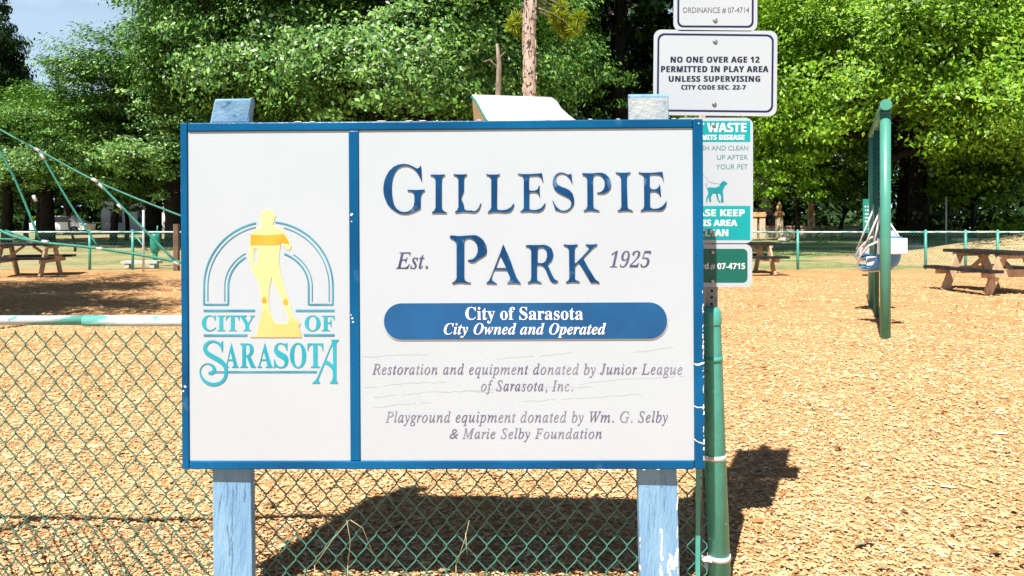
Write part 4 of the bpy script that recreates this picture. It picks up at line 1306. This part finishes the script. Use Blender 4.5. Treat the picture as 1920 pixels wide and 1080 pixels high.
def leaf_verts(P, N, L, Wd, r):
    """rhombic leaves at P with normals N"""
    n = len(P)
    t = r.normal(size=(n, 3))
    t -= (t * N).sum(1)[:, None] * N
    t /= np.linalg.norm(t, axis=1)[:, None] + 1e-9
    b = np.cross(N, t)
    L = L[:, None]; Wd = Wd[:, None]
    return np.stack([P - t * L, P + b * Wd - t * L * .1 + N * L * .12, P + t * L, P - b * Wd - t * L * .1 + N * L * .12], 1).reshape(-1, 3)


def crown_data(seed, rx, rz, nl, per, leaf, zbias=0.1, lr=(0.2, 0.34), flat=0.75):
    r = np.random.default_rng(seed)
    d = r.normal(size=(nl * 3, 3)); d /= np.linalg.norm(d, axis=1)[:, None]
    d = d[d[:, 2] > -0.62][:nl]
    rad = r.uniform(0.45, 1.0, len(d))[:, None]
    C = d * rad * np.array([rx, rx, rz])
    C[:, :2] += r.normal(0, rx * .07, (len(C), 2))
    R = r.uniform(lr[0], lr[1], len(C)) * rx
    Ps, Ns = [], []
    for c, R_ in zip(C, R):
        # each lobe is a loose spray of twig clusters
        m = per
        nt_ = max(6, m // 42)
        td = r.normal(size=(nt_, 3)); td /= np.linalg.norm(td, axis=1)[:, None]
        td[:, 2] = np.abs(td[:, 2]) * np.where(r.random(nt_) < .8, 1, -1)
        tc_ = td * R_ * r.uniform(.55, 1.1, nt_)[:, None] * np.array([1, 1, flat])
        k_ = r.integers(0, nt_, m)
        off = r.normal(0, R_ * 0.15, (m, 3)); off[:, 2] *= .5
        p = tc_[k_] + off
        cd = c / (np.linalg.norm(c) + 1e-6)
        nn = td[k_] * .35 + cd * .75 + r.normal(0, .42, (m, 3)) + np.array([0, 0, .35])
        nn /= np.linalg.norm(nn, axis=1)[:, None]
        Ps.append(p + c); Ns.append(nn)
    P = np.concatenate(Ps); N = np.concatenate(Ns)
    L = leaf * r.uniform(.55, 1.25, len(P)); W_ = L * r.uniform(.35, .6, len(P))
    return leaf_verts(P, N, L, W_, r), C


def trunk_mesh(seed, h, r0, C, lean=0.0, limbs=7, m=BARK):
    r = random.Random(seed)
    q = MB()
    pts = [Vector((0, 0, -.3)), Vector((r.uniform(-.1, .1), 0, h * .3)), Vector((lean * .5, r.uniform(-.2, .2), h * .65)), Vector((lean, 0, h))]
    q.tube([Vector(p) for p in catmull([tuple(p) for p in pts], 4)], [r0 * (1.25 - .6 * i / 12) for i in range(13)], 9)
    for i in range(limbs):
        c = Vector(C[(i * 5) % len(C)].tolist())
        st = pts[2].lerp(pts[3], r.uniform(-.3, 1)); mid = st.lerp(c, .5) + Vector((r.uniform(-.6, .6), r.uniform(-.6, .6), r.uniform(-.4, .4)))
        P = catmull([tuple(st), tuple(mid), tuple(c)], 4)
        q.tube([Vector(p) for p in P], [r0 * (.5 - .4 * k / (len(P) - 1)) for k in range(len(P))], 6)
    return q.mesh('trunk', m)


PROTO = {}


def proto(key, seed, rx, rz, nl, per, leaf, m, h, r0, **kw):
    V_, C_ = crown_data(seed, rx, rz, nl, per, leaf, **kw)
    zc = h
    V_ = V_ + np.array([0, 0, zc]); C_ = C_ + np.array([0, 0, zc])
    crown = fast_mesh('crown', V_, [4, [(0, 1, 2, 3)]], m)
    PROTO[key] = (trunk_mesh(seed, zc * .95, r0, C_), crown)


proto('oakA', 11, 7.0, 5.4, 90, 1550, 0.094, LEAF_B, 7.4, 0.42)
proto('oakB', 12, 6.0, 5.6, 80, 1450, 0.094, LEAF_M, 6.8, 0.36)
proto('oakC', 13, 5.5, 6.4, 76, 1450, 0.096, LEAF_M, 7.6, 0.33)
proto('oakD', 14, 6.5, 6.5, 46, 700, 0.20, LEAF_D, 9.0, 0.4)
proto('small', 15, 2.3, 1.6, 22, 600, 0.09, LEAF_M, 2.7, 0.11, lr=(.28, .42))
proto('smallB', 16, 2.6, 1.7, 22, 620, 0.10, LEAF_B, 3.0, 0.12, lr=(.28, .42))


def tree(key, x, y, rz, s, label, group='trees behind the playground', sz=None, zoff=0.0):
    t, c = PROTO[key]
    r = empty('oak_tree', (x, y, 0))
    M = Matrix.Translation((x, y, zoff)) @ Matrix.Rotation(rz, 4, 'Z') @ Matrix.Diagonal((s, s, sz or s, 1))
    link('trunk', t, r, M); link('crown', c, r, M)
    tag(r, label, 'tree', group)
    return r


G1 = 'trees behind the playground'
tree('oakA', 14.6, 29.5, 3.6, 1.02, 'big bright green oak spreading above the swing frame', zoff=-1.0)
tree('oakA', 22.5, 41, 0.3, 1.1, 'bright oak standing behind the one above the swing frame')
tree('oakA', 22.3, 30.5, 5.1, 0.98, 'bright green oak at the upper right edge of the picture', zoff=-0.7)
tree('oakB', 25, 47, 4.0, 1.3, 'green oak behind the two bright ones at the right')
tree('oakB', -24.5, 39, 1.0, 0.92, 'low round oak at the far left below the open sky', sz=.66)
tree('oakB', -16.0, 35, 2.6, 1.0, 'leafy oak behind the climbing net, its boughs hanging low', sz=.80)
tree('oakD', -31.0, 42, 2.0, .5, 'dark tree at the upper left edge against the sky', sz=1.0)
tree('oakC', -15.5, 43, 0.6, 1.35, 'tall oak rising behind the climbing net')
tree('oakC', -10.0, 33, 5.0, 1.18, 'oak above the left post of the big sign')
tree('oakB', -4.2, 31, 0.2, 1.15, 'broad oak above the middle of the big sign')
tree('oakC', -1.5, 41, 3.3, 1.3, 'tall oak behind the pine trunk')
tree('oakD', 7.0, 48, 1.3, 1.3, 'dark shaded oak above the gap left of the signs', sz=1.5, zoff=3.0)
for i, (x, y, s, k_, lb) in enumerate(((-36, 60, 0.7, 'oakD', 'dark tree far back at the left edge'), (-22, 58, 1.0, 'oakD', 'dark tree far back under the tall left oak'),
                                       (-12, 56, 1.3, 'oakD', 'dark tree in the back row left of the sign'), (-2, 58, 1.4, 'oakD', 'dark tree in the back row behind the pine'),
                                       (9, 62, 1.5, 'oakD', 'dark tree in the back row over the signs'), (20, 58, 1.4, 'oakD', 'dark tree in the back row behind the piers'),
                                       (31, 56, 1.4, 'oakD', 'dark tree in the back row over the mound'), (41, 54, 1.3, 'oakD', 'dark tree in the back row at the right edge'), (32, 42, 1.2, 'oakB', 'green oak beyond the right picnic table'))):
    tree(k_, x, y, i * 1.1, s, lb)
tree('smallB', 16.8, 43.5, 0.5, 1.15, 'small sunlit tree above the entrance piers')
tree('small', 19.8, 44.5, 1.5, 1.0, 'small tree between the piers and the swing frame')
tree('smallB', 24.6, 39.5, 2.5, 0.95, 'small bright tree over the right picnic table')
tree('small', 27.3, 40.5, 3.5, 1.1, 'small grey-green tree at the right edge')
tree('small', -27.5, 42, 3.5, 1.1, 'small tree at the left edge behind the picnic table')
tree('small', -20.5, 38, 1.5, 1.5, 'low leafy tree hanging behind the climbing net')
tree('small', -16.6, 36, 4.5, 1.3, 'low leafy tree beside the left edge of the big sign')
tree('small', -23.5, 45, .5, 1.1, 'small tree behind the climbing net ropes')

# pines: one in view, one behind the signs, both carry their crowns above the frame


def pine(x, y, r0, h, label, seed, low=9.5):
    r = random.Random(seed); g = np.random.default_rng(seed)
    root = empty('pine_tree', (x, y, 0)); tag(root, label, 'tree', 'tall pines')
    q = MB(); pts = [(x + 0.03 * math.sin(i * 1.1), y, -.3 + (h + .3) * i / 12) for i in range(13)]
    q.tube(pts, [r0 * (1.08 - .65 * i / 12) for i in range(13)], 14)
    # plates of bark
    for _ in range(260):
        a = r.uniform(0, 2 * math.pi); z = r.uniform(1, h * .8); rr = r0 * (1.08 - .65 * (z + .3) / (h + .3))
        q.box((x + 0.03 * math.sin((z + .3) / (h + .3) * 12 * 1.1) + rr * math.cos(a), y + rr * math.sin(a), z), (.035, .10, r.uniform(.10, .28)), Matrix.Rotation(a, 3, 'Z'))
    q.build('trunk', PBARK, root)
    C_, q = [], MB()
    for i in range(15):
        z = low + (h - low) * i / 14; a = i * 2.4 + r.uniform(-.4, .4); L_ = (1 - (i / 17) ** 2) * 3.2
        e = Vector((x + L_ * math.cos(a), y + L_ * math.sin(a), z + .5)); q.tube([(x, y, z), tuple(Vector((x, y, z)).lerp(e, .5) + Vector((0, 0, -.1))), e], [.07, .05, .02], 5)
        for t in (.6, .8, 1.0):
            for _ in range(4):
                C_.append(np.array(Vector((x, y, z)).lerp(e, t)) + g.normal(0, .35, 3))
    q.build('limbs', BARK, root)
    C_ = np.array(C_); per = 90
    P = np.repeat(C_, per, 0); D = g.normal(size=P.shape); D /= np.linalg.norm(D, axis=1)[:, None]
    D[:, 2] *= .8
    L_ = g.uniform(.16, .30, len(P))[:, None]
    S_ = np.cross(D, g.normal(size=P.shape)); S_ /= np.linalg.norm(S_, axis=1)[:, None]
    V_ = np.stack([P - S_ * .008, P + S_ * .008, P + D * L_ + S_ * .004, P + D * L_ - S_ * .004], 1).reshape(-1, 3)
    link('crown', fast_mesh('crown', V_, [4, [(0, 1, 2, 3)]], NEEDLE), root)
    return root


bigpine = pine(0.51, 20.6, 0.215, 17, 'tall pine whose flaky pale trunk rises behind the big sign', 3)
pine(5.6, 21.5, 0.18, 16, 'tall pine hidden behind the regulation signs', 4, 9.0)
# low hanging pine sprays near the trunk
g = np.random.default_rng(8)
C_ = []
for px, py in ((1055, 30), (1068, 38), (1078, 52), (1048, 45), (1062, 60), (1085, 30), (1050, 12), (970, 35), (962, 45), (975, 55), (1040, 30)):
    C_.append(np.array(at(px, py, 21.2 + g.uniform(-.3, .3))))
C_ = np.array(C_); P = np.repeat(C_, 260, 0) + g.normal(0, .05, (len(C_) * 260, 3)); D = g.normal(size=P.shape); D[:, 2] = D[:, 2] * .8 - .15
D /= np.linalg.norm(D, axis=1)[:, None]; L_ = g.uniform(.14, .30, len(P))[:, None]
S_ = np.cross(D, g.normal(size=P.shape)); S_ /= np.linalg.norm(S_, axis=1)[:, None]
V_ = np.stack([P - S_ * 0.014, P + S_ * 0.014, P + D * L_ + S_ * .006, P + D * L_ - S_ * .006], 1).reshape(-1, 3)
link('needle_sprays', fast_mesh('needle_sprays', V_, [4, [(0, 1, 2, 3)]], NEEDLE), bigpine)
q = MB()
for c in C_:
    st = Vector((0.51, 20.6, c[2] + .5)); q.tube([st, st.lerp(Vector(c), .5) + Vector((0, 0, .08)), Vector(c)], [.03, .02, .01], 5)
q.build('low_branches', DEADB, bigpine)
# dead snag left of the pine
q = MB(); P = [at(933, 400, 23), at(934, 190, 23), at(936, 120, 23), at(932, 82, 23)]; P[0].z = 0
q.tube(P, [.13, .10, .08, .04], 8); q.tube([at(935, 130, 23), at(918, 112, 23), at(905, 116, 23)], [.04, .03, .015], 5); q.tube([at(935, 110, 23), at(948, 96, 23)], [.03, .015], 5)
tag(q.build('dead_tree', DEADB), 'thin dead snag standing left of the pine trunk', 'tree')
# leaning slender trunks in the dark gap
for px, y, r_, top_, lb in ((80, 46, .42, 8, 'dark trunk behind the left picnic table'), (287, 40, .45, 8, 'dark trunk just left of the big sign'), (12, 40, .28, 7, 'slim leaning trunk at the left edge')):
    q = MB(); x = (px - CX) * y / F; q.tube([(x, y, -.2), (x + .1, y, top_ * .5), (x - .1, y, top_)], [r_, r_ * .85, r_ * .6], 8)
    tag(q.build('tree_trunk', BARK), lb, 'tree trunk')
# young Y-shaped sapling
q = MB(); q.tube([at(141, 457, 30), at(130, 425, 30), at(128, 408, 30)], [.05, .045, .04], 6); q.tube([at(128, 410, 30), at(121, 396, 30)], [.035, .02], 5); q.tube([at(128, 410, 30), at(136, 400, 30), at(140, 390, 30)], [.035, .03, .02], 5)
P_ = at(141, 457, 30); q.tube([P_, (P_.x, 30, 0)], .05, 6)
tag(q.build('forked_sapling', BARK), 'dark forked sapling behind the far fence at the left', 'sapling')


# shrubs and distant woods
def shrub(x, y, rx, rz, n, m, label, leaf=.09, seed=1, name='shrub', z=0):
    V_, _ = crown_data(seed, rx, rz, 9, n // 9, leaf, lr=(.35, .5)); V_ = V_ + np.array([x, y, z + rz * .55])
    return tag(link(name, fast_mesh(name, V_, [4, [(0, 1, 2, 3)]], m)), label, 'shrub')


c = at(108, 420, 62); shrub(c.x, 62, 1.6, 1.2, 2600, NEEDLE, 'yellow-green bush in sunlight at the far left', .12, 21)
c = at(1550, 450, 40); shrub(c.x, 40, .8, .5, 700, LEAF_B, 'small green plant on the lawn by the swing frame', .1, 22)
c = at(1885, 420, 33); shrub(c.x, 33, 1.5, .75, 2600, LEAF_B, 'bright green clump of foliage at the right edge', .1, 23, z=.35)
c = at(1690, 430, 46); shrub(c.x, 46, 2.5, .8, 2600, LEAF_D, 'low dark bushes in the shade beyond the lawn', .12, 24)
r = np.random.default_rng(77)
n = 90000
X = r.uniform(-75, 75, n); top_ = 19 + 2 * np.sin(X * .21) + 1.5 * np.sin(X * .53 + 1) - 9.0 * np.exp(-((X + 46) / 9) ** 2)
Z = r.random(n) * top_; Yw = 76 + r.uniform(0, 10, n) + 2 * np.sin(X * .4) + 1.5 * np.sin(Z * .8 + X * .3)
N_ = r.normal(0, .6, (n, 3)) + np.array([0, -.7, .5]); N_ /= np.linalg.norm(N_, axis=1)[:, None]
L_ = r.uniform(.3, .6, n)
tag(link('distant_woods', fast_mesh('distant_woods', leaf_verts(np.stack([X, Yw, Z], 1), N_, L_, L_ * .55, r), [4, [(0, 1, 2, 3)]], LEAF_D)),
    'dark mass of woodland closing the view behind the park', 'woods', kind='stuff')

# pale house and parked car glimpsed through the left trees
hs = empty('house', (-32, 68, 0)); tag(hs, 'pale house glimpsed between the trees left of the big sign', 'house')
c = at(300, 400, 68)
q = MB(); q.box((c.x, 68, 2.6), (7.5, 6, 5.2)); q.build('wall', HOUSEW, hs)
q = MB(); q.prism([(c.x - 4.2, 5.2), (c.x + 4.2, 5.2), (c.x, 7.4)], 64.6, 71.4); q.build('roof', ROOFD, hs)
for dx in (-2.4, 0, 2.4):
    for z in (1.5, 3.9):
        q = MB(); q.box((c.x + dx, 64.97, z), (1.0, .1, 1.2)); f_ = q.build('window', GLASS, hs)
        q = MB(); q.box((c.x + dx, 64.92, z - .66), (1.2, .14, .1)); q.build('sill', HOUSEW, f_)
cr = empty('parked_car', (0, 60, 0)); tag(cr, 'white car parked far behind the left picnic table', 'car')
c = at(118, 405, 60); X0 = c.x
q = MB(); q.prism([(X0 - 2.2, .35), (X0 + 2.2, .35), (X0 + 2.25, .85), (X0 + 1.5, 1.0), (X0 + .8, 1.5), (X0 - 1.1, 1.5), (X0 - 1.9, 1.0), (X0 - 2.25, .9)], 59.2, 60.8); q.build('body', CARW, cr, None, .05)
q = MB(); q.prism([(X0 + 1.25, 1.0), (X0 + .72, 1.43), (X0 - 1.0, 1.43), (X0 - 1.6, 1.0)], 59.17, 59.19); q.build('side_window', GLASS, cr)
for dx in (-1.4, 1.4):
    for y in (59.15, 60.7):
        q = MB(); q.tube([(X0 + dx, y, .35), (X0 + dx, y + .18, .35)], .34, 14); q.build('wheel', TYRE, cr)

# oak outside the frame at the left that throws streaky shade over the mulch
for key, x, y, rz, s, lb in (('oakC', -12.2, 8.0, 1.0, .78, 'oak left of the picture throwing shade on the mulch'),):
    tree(key, x, y, rz, s, lb)
